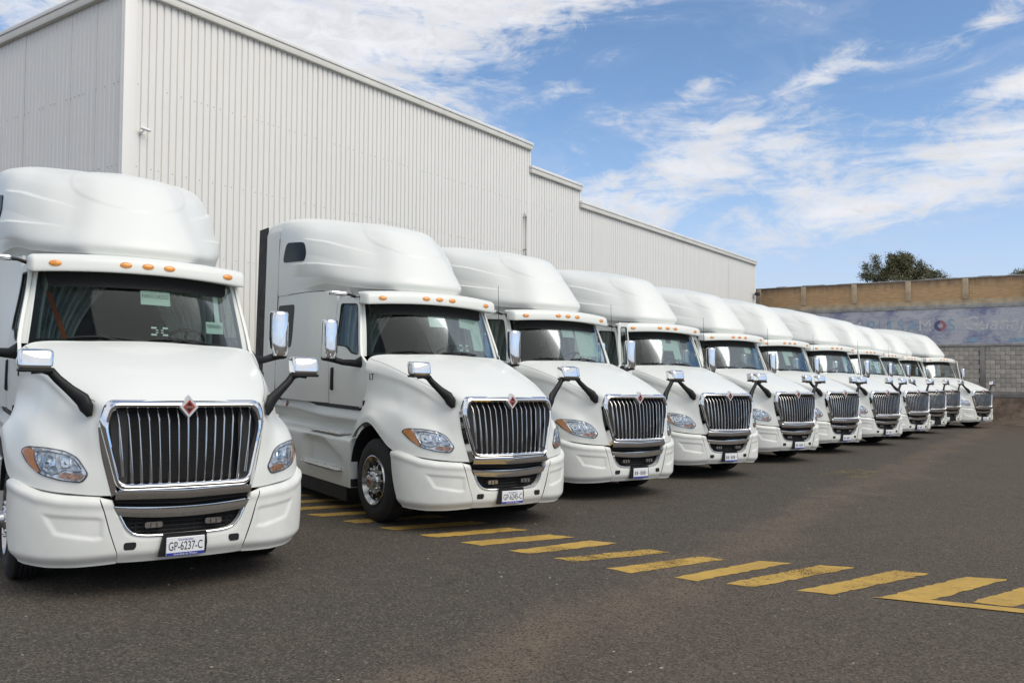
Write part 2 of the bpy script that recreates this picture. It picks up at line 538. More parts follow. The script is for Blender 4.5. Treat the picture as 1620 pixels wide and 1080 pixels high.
class MB:
    """collects shapes of one part"""
    def __init__(self):
        self.v, self.f = [], []

    def add(self, verts, faces):
        o = len(self.v)
        self.v += [tuple(p) for p in verts]
        self.f += [tuple(i + o for i in f) for f in faces]
        return self

    def grid(self, P, close=False):
        P = np.asarray(P)
        r, c = P.shape[:2]
        fs = []
        for i in range(r - 1):
            for j in range(c - 1):
                fs.append((i * c + j, i * c + j + 1, (i + 1) * c + j + 1, (i + 1) * c + j))
            if close:
                fs.append((i * c + c - 1, i * c, (i + 1) * c, (i + 1) * c + c - 1))
        return self.add(P.reshape(-1, 3), fs)

    def box(self, a, b, bev=0.0, seg=2, mat=None):
        x0, y0, z0 = a
        x1, y1, z1 = b
        bm = bmesh.new()
        bmesh.ops.create_cube(bm, size=1)
        for v in bm.verts:
            v.co = Vector(((x0 + x1) / 2 + v.co.x * (x1 - x0), (y0 + y1) / 2 + v.co.y * (y1 - y0), (z0 + z1) / 2 + v.co.z * (z1 - z0)))
        if bev:
            bmesh.ops.bevel(bm, geom=list(bm.edges), offset=bev, segments=seg, affect='EDGES', profile=0.5)
        if mat is not None:
            bm.transform(mat)
        bm.verts.ensure_lookup_table()
        vs_ = [v.co.copy() for v in bm.verts]
        fs = [tuple(v.index for v in f.verts) for f in bm.faces]
        bm.free()
        return self.add(vs_, fs)

    def tube(self, pts, rad, n=10, cap=True, flat=1.0):
        pts = [Vector(p) for p in pts]
        if not hasattr(rad, '__len__'):
            rad = [rad] * len(pts)
        rings = []
        up0 = Vector((0, 0, 1))
        for i, p in enumerate(pts):
            d = (pts[min(i + 1, len(pts) - 1)] - pts[max(i - 1, 0)]).normalized()
            a = d.cross(up0)
            if a.length < 1e-3:
                a = d.cross(Vector((0, 1, 0)))
            a.normalize()
            b = d.cross(a).normalized()
            rr = rad[i]
            ra, rb = (rr if hasattr(rr, '__len__') else (rr, rr * flat))
            rings.append([p + a * math.cos(2 * math.pi * k / n) * ra + b * math.sin(2 * math.pi * k / n) * rb for k in range(n)])
        self.grid(np.array([[tuple(q) for q in r] for r in rings]), close=True)
        if cap:
            for r in (rings[0], rings[-1]):
                self.add(r, [tuple(range(n))])
        return self

    def lathe(self, prof, axis_pt, n=40, axis='X'):
        """prof: list of (offset along axis, radius)"""
        rows = []
        for o, r in prof:
            row = []
            for k in range(n):
                t = 2 * math.pi * k / n
                if axis == 'X':
                    row.append((axis_pt[0] + o, axis_pt[1] + r * math.cos(t), axis_pt[2] + r * math.sin(t)))
                elif axis == 'Y':
                    row.append((axis_pt[0] + r * math.cos(t), axis_pt[1] + o, axis_pt[2] + r * math.sin(t)))
                else:
                    row.append((axis_pt[0] + r * math.cos(t), axis_pt[1] + r * math.sin(t), axis_pt[2] + o))
            rows.append(row)
        return self.grid(np.array(rows), close=True)

    def prism(self, poly, d, frame=None):
        """closed 2D outline in (x,z) extruded from y=0 to y=d; frame maps a point"""
        n = len(poly)
        fr = frame or (lambda p: p)
        vs_ = [fr((x, 0.0, z)) for x, z in poly] + [fr((x, d, z)) for x, z in poly]
        fs = [tuple(range(n)), tuple(range(2 * n - 1, n - 1, -1))]
        fs += [(i, (i + 1) % n, n + (i + 1) % n, n + i) for i in range(n)]
        return self.add(vs_, fs)

    def mirrored(self):
        m = MB()
        m.v = [(-x, y, z) for x, y, z in self.v]
        m.f = [tuple(reversed(f)) for f in self.f]
        return m

    def mesh(self, name, **k):
        return to_mesh(name, self.v, self.f, **k)


def obj(name, me, mat, parent=None):
    if isinstance(me, MB):
        me = me.mesh(name)
    if mat is not None and not me.materials:
        me.materials.append(MATS[mat])
    o = bpy.data.objects.new(name, me)
    COL.objects.link(o)
    o.parent = parent
    return o


def empty(name, mat):
    o = bpy.data.objects.new(name, None)
    COL.objects.link(o)
    o.matrix_world = mat
    o.empty_display_size = 0.3
    return o


def tag(o, label=None, cat=None, group=None, kind=None):
    if label:
        o['label'] = label
    if cat:
        o['category'] = cat
    if group:
        o['group'] = group
    if kind:
        o['kind'] = kind
    return o


def crom(P, n, axis=0, sym=False):
    """Catmull-Rom refinement of a control grid along an axis (sym: starts on the x = 0 plane)"""
    P = np.moveaxis(np.asarray(P, float), axis, 0)
    first = P[1] * np.array([-1.0, 1.0, 1.0]) if sym else 2 * P[0] - P[1]
    E = np.concatenate([[first], P, [2 * P[-1] - P[-2]]])
    out = []
    for i in range(len(P) - 1):
        p0, p1, p2, p3 = E[i], E[i + 1], E[i + 2], E[i + 3]
        for k in range(n):
            t = k / n
            out.append(0.5 * (2 * p1 + (p2 - p0) * t + (2 * p0 - 5 * p1 + 4 * p2 - p3) * t ** 2 + (3 * p1 - p0 - 3 * p2 + p3) * t ** 3))
    out.append(P[-1])
    return np.moveaxis(np.array(out), 0, axis)


def sm(x, a, b):
    t = min(1.0, max(0.0, (x - a) / (b - a)))
    return t * t * (3 - 2 * t)


def bvh_of(m):
    return BVHTree.FromPolygons([Vector(v) for v in m.v], m.f)


def round_poly(pts, r=0.03, n=5):
    out = []
    N = len(pts)
    for i in range(N):
        p = Vector(pts[i])
        a = Vector(pts[i - 1]) - p
        b = Vector(pts[(i + 1) % N]) - p
        rr = min(r, a.length * 0.45, b.length * 0.45)
        p0, p2 = p + a.normalized() * rr, p + b.normalized() * rr
        for k in range(n + 1):
            t = k / n
            q = p0 * (1 - t) ** 2 + p * 2 * t * (1 - t) + p2 * t * t
            out.append((q.x, q.y))
    return out


def resample(poly, n, closed=True):
    P = [Vector(p) for p in poly] + ([Vector(poly[0])] if closed else [])
    L = [0.0]
    for a, b in zip(P, P[1:]):
        L.append(L[-1] + (b - a).length)
    out = []
    for k in range(n):
        s = L[-1] * k / (n if closed else n - 1)
        i = max(0, min(len(P) - 2, int(np.searchsorted(L, s, side='right')) - 1))
        t = (s - L[i]) / max(1e-9, L[i + 1] - L[i])
        q = P[i].lerp(P[i + 1], min(1, t))
        out.append(tuple(q))
    return out


def ring_panel(outer, hole, fmap, rows=5, lip=0.035, n=120):
    """panel with one opening; outlines in 2D, fmap((a,b), depth) -> 3D"""
    c = Vector((sum(p[0] for p in hole) / len(hole), sum(p[1] for p in hole) / len(hole)))

    def hit(poly, ang):
        d = Vector((math.cos(ang), math.sin(ang)))
        best = None
        for i in range(len(poly)):
            a, b = Vector(poly[i]) - c, Vector(poly[(i + 1) % len(poly)]) - c
            e = b - a
            den = d.x * e.y - d.y * e.x
            if abs(den) < 1e-12:
                continue
            t = (a.x * e.y - a.y * e.x) / den
            s = (a.x * d.y - a.y * d.x) / den
            if t > 0 and -1e-6 <= s <= 1 + 1e-6:
                if best is None or t < best:
                    best = t
        return c + d * best
    angs = sorted(set([round(2 * math.pi * k / n - math.pi, 5) for k in range(n)] + [round(math.atan2(p[1] - c.y, p[0] - c.x), 5) for p in list(outer) + list(hole)]))
    G_ = []
    for r in range(rows + 1):
        t = r / rows
        G_.append([fmap(tuple(hit(hole, a).lerp(hit(outer, a), t)), 0.0) for a in angs])
    m = MB()
    m.grid(np.array(G_), close=True)
    m.grid(np.array([[fmap(tuple(hit(hole, a)), 0.0) for a in angs], [fmap(tuple(hit(hole, a)), lip) for a in angs]]), close=True)
    m.grid(np.array([[fmap(tuple(hit(outer, a)), 0.0) for a in angs], [fmap(tuple(hit(outer, a)), lip) for a in angs]]), close=True)
    return m


def patch(poly, fmap, rings=6, depth=None):
    """filled convex-ish outline mapped to 3D by fmap((a,b)); optional skirt depth"""
    c = (sum(p[0] for p in poly) / len(poly), sum(p[1] for p in poly) / len(poly))
    rows = []
    for r in range(rings + 1):
        t = r / rings if r else 0.02
        rows.append([fmap((c[0] + (p[0] - c[0]) * t, c[1] + (p[1] - c[1]) * t)) for p in poly])
    m = MB()
    m.grid(np.array(rows), close=True)
    m.add(rows[0], [tuple(range(len(poly)))])
    return m


def text_mesh(s, size, align='CENTER', extrude=0.0, shear=0.0, res=3):
    cu = bpy.data.curves.new('txt', 'FONT')
    cu.body = s
    cu.size = size
    cu.align_x = align
    cu.align_y = 'CENTER'
    cu.extrude = extrude
    cu.shear = shear
    cu.resolution_u = res
    o = bpy.data.objects.new('txt', cu)
    COL.objects.link(o)
    bpy.context.view_layer.update()
    me = bpy.data.meshes.new_from_object(o.evaluated_get(bpy.context.evaluated_depsgraph_get()))
    bpy.data.objects.remove(o)
    bpy.data.curves.remove(cu)
    return me

# ------------------------------------------------------------------ ground
def build_ground():
    m = MB()
    m.add([(-900, -900, 0), (900, -900, 0), (900, 900, 0), (-900, 900, 0)], [(0, 1, 2, 3)])
    o = obj('ground', m, 'asphalt')
    tag(o, 'dusty worn asphalt yard with a dirt trail across it', 'ground', kind='structure')
    bars = [
        [(3.25, 7.45), (3.72, 7.43), (4.88, 8.28), (4.51, 8.34)],
        [(2.62, 7.63), (2.89, 7.53), (4.19, 8.43), (3.90, 8.54)],
        [(2.00, 7.81), (2.27, 7.73), (3.54, 8.62), (3.20, 8.69)],
        [(1.59, 8.01), (1.77, 7.89), (2.94, 8.75), (2.64, 8.83)],
        [(0.98, 8.30), (1.20, 8.13), (2.26, 8.84), (2.04, 8.95)],
        [(0.48, 8.68), (0.68, 8.56), (1.77, 9.12), (1.54, 9.25)],
        [(0.03, 8.99), (0.25, 8.87), (1.24, 9.52), (0.96, 9.66)],
        [(-0.52, 9.35), (-0.28, 9.21), (0.78, 9.82), (0.49, 9.94)],
        [(-1.00, 9.71), (-0.79, 9.59), (0.26, 10.19), (0.01, 10.30)],
        [(-1.53, 10.09), (-1.31, 9.96), (-0.22, 10.56), (-0.47, 10.67)],
        [(-2.05, 10.47), (-1.83, 10.34), (-0.72, 10.94), (-0.97, 11.05)],
        [(-2.57, 10.84), (-2.35, 10.71), (-1.24, 11.31), (-1.49, 11.42)],
        [(-3.09, 11.21), (-2.87, 11.08), (-1.76, 11.68), (-2.01, 11.79)],
        [(-3.61, 11.58), (-3.39, 11.45), (-2.28, 12.05), (-2.53, 12.16)],
        [(-4.13, 11.95), (-3.91, 11.82), (-2.80, 12.42), (-3.05, 12.53)],
        [(4.05, 7.40), (4.33, 7.27), (5.60, 8.15), (5.28, 8.28)],
    ]
    for i, q in enumerate(bars):
        m = MB()
        # broken, slightly wavering stencil edge
        e = []
        for a, b in zip(q, q[1:] + q[:1]):
            L = math.dist(a, b)
            n = max(2, int(L / 0.07))
            for k in range(n):
                t = k / n
                j = 0.014
                e.append((a[0] + (b[0] - a[0]) * t + random.uniform(-j, j), a[1] + (b[1] - a[1]) * t + random.uniform(-j, j), 0.004))
        m.add(e, [tuple(range(len(e)))])
        o = obj('painted_stripe', m.mesh('painted_stripe', smooth=False), 'yellow_paint')
        tag(o, 'worn yellow hatching stripe painted on the asphalt', 'road marking', 'yellow hatching stripes', 'structure')
    m = MB()
    m.add([(3.20, 7.46, 0.0085), (4.36, 7.05, 0.0085), (5.6, 6.62, 0.0085), (5.68, 6.78, 0.0085), (4.40, 7.19, 0.0085), (3.55, 7.47, 0.0085)], [(0, 1, 2, 3, 4, 5)])
    o = obj('painted_border', m.mesh('painted_border', smooth=False), 'yellow_paint')
    tag(o, 'yellow border line along the near edge of the hatching', 'road marking', kind='structure')
    m = MB()
    m.add([(5.85, 16.35, 0.004), (6.9, 16.40, 0.004), (7.9, 17.75, 0.004), (7.2, 18.1, 0.004)], [(0, 1, 2, 3)])
    o = obj('faded_mark', m.mesh('faded_mark', smooth=False), 'faded_paint')
    tag(o, 'faded yellow paint patch on the asphalt before the trucks', 'road marking', kind='structure')
    # loose stones and flakes
    m = MB()
    for _ in range(520):
        y = 3.2 + 26 * random.random() ** 1.7
        x = random.uniform(-0.62, 0.75) * y
        s = random.uniform(0.004, 0.011) * (1 + 0.7 * (random.random() < 0.08))
        a = random.random() * 6.28
        ring = [(x + s * math.cos(a + t) * random.uniform(0.6, 1.3) * 1.3, y + s * math.sin(a + t) * random.uniform(0.6, 1.3), 0.001) for t in (0, 1.05, 2.1, 3.15, 4.2, 5.25)]
        top = (x, y, s * random.uniform(0.4, 0.8))
        m.add(ring + [top], [(k, (k + 1) % 6, 6) for k in range(6)])
    o = obj('loose_stones', m.mesh('loose_stones', smooth=False), 'pebble')
    tag(o, 'pale loose stones and flakes strewn over the asphalt', 'stones', kind='stuff')


build_ground()

# ------------------------------------------------------------------ warehouse
AZ = R(34.7)
U2 = Vector((math.sin(AZ), math.cos(AZ), 0))
N2 = Vector((U2.y, -U2.x, 0))
CORNER = Vector((-7.404, 15.857, 0))
# local frame of the warehouse: x along the long facade, y inward, z up
WM = G @ Matrix(((U2.x, -N2.x, 0, CORNER.x), (U2.y, -N2.y, 0, CORNER.y), (0, 0, 1, 0), (0, 0, 0, 1)))


def rib_profile(n, pitch, depth, x0):
    pts = []
    for k in range(n):
        a = x0 + k * pitch
        pts += [(a, 0.0), (a + pitch * 0.70, 0.0), (a + pitch * 0.74, depth), (a + pitch * 0.93, depth)]
    pts.append((x0 + n * pitch, 0.0))
    return pts


def build_warehouse():
    root = empty('warehouse', WM)
    tag(root, 'tall light grey corrugated metal warehouse behind the trucks', 'warehouse')
    secs = [(0.0, 13.95, 9.22), (13.95, 17.2, 8.48), (17.2, 36.1, 7.88)]
    pitch, nr = 0.155, 6
    cache = {}
    for (a, b, zt) in secs:
        # the corner flashing takes the first 0.2 m
        x = a + (0.2 if a == 0 else 0.0)
        while x < b - 1e-3:
            k = min(nr, max(1, int(round((b - x) / pitch))))
            key = (k, zt)
            if key not in cache:
                m = MB()
                pr = rib_profile(k, pitch, 0.036, 0.0)
                m.grid(np.array([[(px, py, -0.6) for px, py in pr], [(px, py, zt) for px, py in pr]]))
                cache[key] = m.mesh('wall_panel', smooth=False)
                cache[key].materials.append(MATS['sheet_metal'])
            o = obj('wall_panel', cache[key], None, root)
            o.location = (x + 0.002, random.uniform(-0.003, 0.003), 0)
            x += k * pitch
    # short side, seams about every 0.95 m, shallower ribs
    m = MB()
    pr = rib_profile(6, 0.158, 0.012, 0.0)
    m.grid(np.array([[(0, px, -0.6) if False else (py, px, -0.6) for px, py in pr], [(py, px, 9.2) for px, py in pr]]))
    side = m.mesh('wall_panel', smooth=False)
    side.materials.append(MATS['sheet_metal'])
    for k in range(15):
        o = obj('wall_panel', side, None, root)
        o.location = (random.uniform(-0.004, 0.004), 0.05 + k * 0.953, 0)
    # corner flashing, jambs at the steps
    obj('corner_flashing', MB().box((-0.03, -0.032, -0.6), (0.2, 0.03, 9.24), 0.004), 'sheet_metal', root)
    obj('corner_flashing', MB().box((-0.034, 0.034, -0.6), (0.02, 0.09, 9.22), 0.004), 'sheet_metal', root)
    for x, z0, z1 in ((13.93, 8.50, 9.24), (17.18, 7.9, 8.50), (36.06, -0.6, 7.9)):
        obj('edge_flashing', MB().box((x, -0.026, z0), (x + 0.08, 0.25, z1), 0.004), 'trim_white', root)
    # core and roofs
    core = MB()
    core.box((0.05, 0.05, -0.6), (13.9, 22, 9.1))
    core.box((13.9, 0.05, -0.6), (17.15, 22, 8.4))
    core.box((17.15, 0.05, -0.6), (36.05, 22, 7.8))
    obj('roof_slab', core.mesh('roof_slab', smooth=False), 'galvanised', root)
    # parapet coping: cream fascia below, white cap above
    for (a, b, zt) in secs:
        a2 = a - (0.10 if a == 0 else 0.0)
        obj('fascia', MB().box((a2, -0.10, zt + 0.0), (b + 0.05, 0.2, zt + 0.145), 0.006), 'trim_cream', root)
        obj('parapet_cap', MB().box((a2 - 0.02, -0.125, zt + 0.147), (b + 0.08, 0.25, zt + 0.235), 0.008), 'trim_white', root)
    obj('fascia', MB().box((-0.10, 0.203, 9.2), (0.2, 14.3, 9.363), 0.006), 'trim_cream', root)
    obj('parapet_cap', MB().box((-0.122, 0.253, 9.365), (0.25, 14.3, 9.452), 0.008), 'trim_white', root)
    # rows of fasteners
    m = MB()
    for z in (7.46, 5.86, 4.3):
        x = 0.28
        while x < 17.0:
            if random.random() > 0.12:
                m.box((x - 0.008, -0.010, z - 0.008), (x + 0.008, 0.0, z + 0.008))
            x += pitch * (1 if random.random() < 0.5 else 2)
        y = 0.2
        while y < 9:
            m.box((-0.010, y - 0.008, z - 0.008), (0.0, y + 0.008, z + 0.008))
            y += 0.158 * random.choice((1, 2, 3))
    o = obj('fasteners', m.mesh('fasteners', smooth=False), 'fastener', root)
    tag(o, kind='stuff')
    # downpipe at the first step
    m = MB()
    m.tube([(13.62, -0.09, 5.6), (13.62, -0.09, 7.0), (13.64, -0.04, 7.1)], 0.024, 10)
    for z in (5.9, 6.95):
        m.box((13.59, -0.12, z), (13.65, 0.0, z + 0.03), 0.004)
    obj('downpipe', m, 'galvanised', root)
    # security camera near the corner
    cm = empty('security_camera', WM @ Matrix.Translation((0.35, 0, 6.57)) @ Matrix.Scale(0.75, 4))
    tag(cm, 'small white security camera bracketed on the warehouse wall near its corner', 'camera')
    obj('mounting_base', MB().lathe([(0, 0.001), (0, 0.05), (-0.03, 0.05), (-0.035, 0.001)], (0, -0.002, -0.04), 16, 'Y'), 'trim_white', cm)
    obj('arm', MB().tube([(0, -0.03, -0.04), (0.02, -0.09, -0.03), (0.03, -0.13, 0.02)], 0.016, 8), 'trim_white', cm)
    obj('housing', MB().tube([(-0.07, -0.12, 0.04), (-0.03, -0.14, 0.035), (0.12, -0.2, 0.0), (0.15, -0.212, -0.008)], [0.03, 0.042, 0.042, 0.038], 14), 'trim_white', cm)
    obj('lens', MB().tube([(0.15, -0.212, -0.008), (0.156, -0.2144, -0.0094)], 0.026, 12), 'black_plastic', cm)
    # small floodlight at the far end
    fl = empty('flood_light', WM @ Matrix.Translation((35.9, 0, 6.28)))
    tag(fl, 'small dark floodlight on the far end of the warehouse wall', 'light')
    obj('bracket', MB().box((-0.04, -0.14, -0.03), (0.04, -0.005, 0.03), 0.005), 'black_plastic', fl)
    obj('lamp_head', MB().box((-0.28, -0.3, -0.09), (0.12, -0.14, 0.09), 0.02), 'steel_dark', fl)


build_warehouse()

# ------------------------------------------------------------------ boundary wall
# local frame: x runs along the wall towards the right of the photo, y = away from the yard
WALLP = Vector((23.45, 40.2, 0))
BM = G @ Matrix(((N2.x, U2.x, 0, WALLP.x), (N2.y, U2.y, 0, WALLP.y), (0, 0, 1, 0), (0, 0, 0, 1)))


def build_wall():
    root = empty('boundary_wall', BM)
    tag(root, 'old boundary wall of blocks, painted mural band and brown brick behind the trucks', 'wall')
    XA, XB = -22.0, 40.0
    obj('wall_core', MB().box((XA, 0.06, -1.5), (XB, 0.5, 3.44)).mesh('wall_core', smooth=False), 'mortar', root)
    obj('rubble_base', MB().box((XA, -0.04, -1.5), (XB, 0.058, 0.93)).mesh('rubble_base', smooth=False), 'rubble', root)
    obj('lower_beam', MB().box((XA, -0.07, 0.932), (XB, 0.058, 1.19), 0.01), 'concrete', root)
    obj('ledge', MB().box((XA, -0.06, 3.38), (XB, 0.4, 3.50), 0.01), 'ledge_grey', root)
    obj('mural_band', MB().box((XA, 0.0, 3.502), (XB, 0.45, 5.25)).mesh('mural_band', smooth=False), 'mural_blue', root)
    obj('white_course', MB().box((XA, -0.03, 5.252), (XB, 0.5, 5.46), 0.01), 'ledge_grey', root)
    obj('brick_upper', MB().box((XA, 0.03, 5.462), (XB, 0.4, 6.70)).mesh('brick_upper', smooth=False), 'brown_brick', root)
    obj('sandy_course', MB().box((XA, 0.0, 5.463), (XB, 0.029, 5.68)).mesh('sandy_course', smooth=False), 'wall_plaster', root)
    # uneven capping
    m = MB()
    x = XA
    while x < XB:
        L = random.uniform(0.5, 1.1)
        h_ = 6.76 + random.uniform(-0.025, 0.03)
        m.box((x, -0.02, 6.702), (x + L - 0.01, 0.45, h_), 0.012, 1)
        x += L
    obj('coping', m, 'ledge_grey', root)
    for x in (-11.8, -9.35, -6.75, -4.15, -1.58, 1.0, 3.6, 6.2, 8.8, 11.4, 14.0):
        obj('pilaster', MB().box((x - 0.13, -0.035, 5.69), (x + 0.13, 0.03, 6.70), 0.008), 'wall_plaster', root)
    for x in (-9.1, -5.0, -0.91, 3.1, 7.1, 11.1):
        obj('concrete_post', MB().box((x - 0.11, -0.05, 1.192), (x + 0.11, 0.058, 3.378), 0.008), 'concrete', root)
    # concrete blocks, laid where the wall shows beside the last truck
    bl, bh = 0.425, 0.2185
    meshes = []
    for mat in ('block_a', 'block_b', 'block_c', 'block_a'):
        me = MB().box((0.006, 0.0, 0.006), (bl - 0.006, 0.1, bh - 0.006), 0.006, 1).mesh('block')
        me.materials.append(MATS[mat])
        half = MB().box((0.006, 0.0, 0.006), (bl / 2 - 0.006, 0.1, bh - 0.006), 0.006, 1).mesh('block')
        half.materials.append(MATS[mat])
        meshes.append((me, half))
    posts = (-5.0, -0.91, 3.1, 7.1)
    for r in range(10):
        z = 1.193 + r * bh
        for p0, p1 in zip(posts, posts[1:3]):
            x = p0 + 0.115
            xe = p1 - 0.115
            first = True
            while x < xe - 0.05:
                w = bl
                i = random.randrange(4)
                if first and r % 2:
                    w = bl / 2
                me = meshes[i][1] if w < bl else meshes[i][0]
                first = False
                o = obj('block', me, None, root)
                s = min(1.0, (xe - x) / w)
                o.location = (x, 0.0 + random.uniform(-0.008, 0.004), z)
                o.scale = (s, 1, 1)
                x += w
    m = MB()
    for p0, p1 in ((XA, -5.11), (3.21, XB)):
        for r in range(10):
            x = p0 + (bl / 2 if r % 2 else 0)
            while x < p1 - bl:
                m.box((x + 0.006, 0.0, 1.193 + r * bh + 0.006), (x + bl - 0.006, 0.1, 1.193 + (r + 1) * bh - 0.006))
                x += bl
    o = obj('far_blocks', m.mesh('far_blocks', smooth=False), 'block_a', root)
    tag(o, kind='stuff')
    # painted lettering on the mural band, faded
    def letters(s, x, z, size, mat, shear=0.0, yo=-0.006, bold=0.0):
        me = text_mesh(s, size, 'LEFT', 0.0, shear)
        if bold:
            pass
        me.transform(Matrix(((1, 0, 0, x), (0, 0, 1, yo), (0, 1, 0, z), (0, 0, 0, 1))))
        o = obj('painted_lettering', me, mat, root)
        return o
    for k, (s, x, mat) in enumerate((('I', -7.35, 'mural_pale'), ('M', -7.0, 'mural_pale'), ('P', -6.15, 'mural_cyan'), ('U', -5.62, 'mural_cyan'), ('L', -5.12, 'mural_cyan'), ('S', -4.72, 'mural_cyan'), ('A', -4.25, 'mural_cyan'), ('M', -3.72, 'mural_pale'), ('S', -2.42, 'mural_cyan'))):
        letters(s, x, 4.42, 0.82, mat)
    # the O is a two-coloured disc
    for mat, a0, a1 in (('mural_red', -90, 90), ('mural_navy', 90, 270)):
        m = MB()
        out = [(-2.72 + 0.27 * math.cos(R(a)), -0.006, 4.42 + 0.27 * math.sin(R(a))) for a in range(a0, a1 + 1, 10)]
        inn = [(-2.72 + 0.11 * math.cos(R(a)), -0.006, 4.42 + 0.11 * math.sin(R(a))) for a in range(a0, a1 + 1, 10)]
        m.grid(np.array([out, inn]))
        obj('painted_disc', m.mesh('painted_disc', smooth=False), mat, root)
    letters('Guanajuato', -1.75, 4.47, 0.92, 'mural_pale', 0.18)
    for (x, z, w, mat) in ((-1.55, 3.62, 0.45, 'mural_cyan'), (0.2, 3.58, 1.0, 'mural_cyan')):
        obj('painted_patch', MB().add([(x, -0.005, z), (x + w, -0.005, z), (x + w * .95, -0.005, z + .2), (x, -0.005, z + .16)], [(0, 1, 2, 3)]).mesh('painted_patch', smooth=False), mat, root)
    # soil and rubbish heaped along the foot of the wall
    nx, ny = 140, 10
    P = []
    for j in range(ny + 1):
        row = []
        for i in range(nx + 1):
            x = XA + (XB - XA) * i / nx
            t = j / ny
            hgt = (1 - t) ** 1.5 * 0.34 * (0.6 + 0.5 * math.sin(x * 1.7) * math.sin(x * 0.63 + 1)) + random.uniform(-0.015, 0.02) * (1 - t)
            row.append((x, 0.0 - 1.5 * t * (0.8 + 0.25 * math.sin(x * 0.9)), hgt))
        P.append(row)
    m = MB()
    m.grid(np.array(P))
    # lay it on the yard plane: convert to world and drop on z=0
    W = [BM @ Vector(v) for v in m.v]
    base = [BM @ Vector((v[0], v[1], 0)) for v in m.v]
    m.v = [(p.x, p.y, v[2] + (-0.012 if v[2] <= 0.02 else 0.0)) for p, v in zip(base, m.v)]
    o = obj('soil_bank', m, 'dirt')
    tag(o, 'bank of dry soil heaped along the foot of the boundary wall', 'soil', kind='structure')


build_wall()


# ------------------------------------------------------------------ trees beyond the wall
def build_tree(name, base, height, blobs, label, nleaf, seed):
    rd = random.Random(seed)
    root = empty(name, G @ Matrix.Translation(base))
    tag(root, label, 'tree')
    m = MB()
    top = Vector((0.1, 0, height * 0.80))
    m.tube([(0, 0, -1), (0.05, 0, height * 0.3), (0.0, 0.05, height * 0.55), top], [0.3, 0.24, 0.17, 0.07], 9)
    for (bx, by, bz, rx, rz, d) in blobs:
        z0 = height * rd.uniform(0.42, 0.6)
        m.tube([(0.02, 0, z0), (bx * 0.5, by * 0.5, (z0 + bz) / 2 + 0.1), (bx, by, bz)], [0.1, 0.07, 0.025], 6)
    obj('trunk', m, 'bark', root)
    for mi, mat in enumerate(('leaf_a', 'leaf_b')):
        v, f = [], []
        for (bx, by, bz, rx, rz, d) in blobs:
            cl = []
            for _ in range(int(14 * d)):
                while True:
                    q = (rd.uniform(-1, 1), rd.uniform(-1, 1), rd.uniform(-1, 1))
                    if sum(t * t for t in q) < 1:
                        break
                cl.append((bx + q[0] * rx, by + q[1] * rx, bz + q[2] * rz, rd.uniform(0.08, 0.2)))
            for _ in range(int(nleaf * d * rx * rz)):
                c = cl[rd.randrange(len(cl))]
                p = Vector((c[0] + rd.gauss(0, c[3]), c[1] + rd.gauss(0, c[3]), c[2] + rd.gauss(0, c[3] * 0.8)))
                a = Vector((rd.gauss(0, 1), rd.gauss(0, 1), rd.gauss(0, 0.6))).normalized()
                b = a.cross(Vector((rd.gauss(0, 1), rd.gauss(0, 1), rd.gauss(0, 1)))).normalized()
                s = rd.uniform(0.022, 0.048)
                o = len(v)
                v += [p - a * s * 1.5, p + b * s * 0.7, p + a * s * 1.5, p - b * s * 0.7]
                f.append((o, o + 1, o + 2, o + 3))
        me = bpy.data.meshes.new('crown')
        me.from_pydata([tuple(q) for q in v], [], f)
        me.materials.append(MATS[mat])
        o = obj('crown', me, None, root)


T_D = 56.0
build_tree('broadleaf_tree', (T_D * (1428 - 810) / F_PX, T_D, 0), 10.2,
           [(-0.15, 0, 9.45, 0.8, 0.72, 2.6), (0.35, 0.3, 9.55, 0.6, 0.5, 2.0), (-0.55, 0, 9.0, 0.6, 0.7, 2.0), (0.25, 0, 8.75, 0.8, 0.5, 2.0), (1.25, 0, 9.05, 0.5, 0.5, 1.8), (1.0, 0.2, 8.5, 0.6, 0.45, 1.6),
            (1.95, 0.2, 8.75, 0.42, 0.32, 1.6), (2.35, 0, 8.7, 0.3, 0.25, 1.5), (2.0, 0, 8.3, 0.5, 0.22, 1.4), (2.85, 0, 8.45, 0.2, 0.2, 1.6),
            (-1.75, 0, 9.75, 0.2, 0.2, 1.8), (-1.65, 0, 9.2, 0.26, 0.34, 1.8), (-2.3, 0.2, 9.2, 0.2, 0.22, 1.8), (-2.1, 0, 8.65, 0.36, 0.4, 1.8), (-1.45, 0, 8.45, 0.4, 0.32, 1.8), (-2.5, 0, 8.5, 0.16, 0.25, 1.8), (-1.1, 0, 8.8, 0.22, 0.3, 1.6),
            (0.0, 0, 8.1, 2.0, 0.4, 1.0)],
           'tall leafy tree rising above the brown brick wall right of the warehouse', 2300, 3)
build_tree('broadleaf_tree', (T_D * (1632 - 810) / F_PX, T_D, 0), 9.0,
           [(0, 0, 8.85, 0.7, 0.5, 1.8), (-0.7, 0, 8.65, 0.4, 0.3, 1.8), (-1.15, 0, 8.55, 0.22, 0.15, 1.8), (0.9, 0, 8.9, 0.8, 0.6, 1.8)],
           'tree top just showing over the wall at the right edge of the photo', 2300, 5)

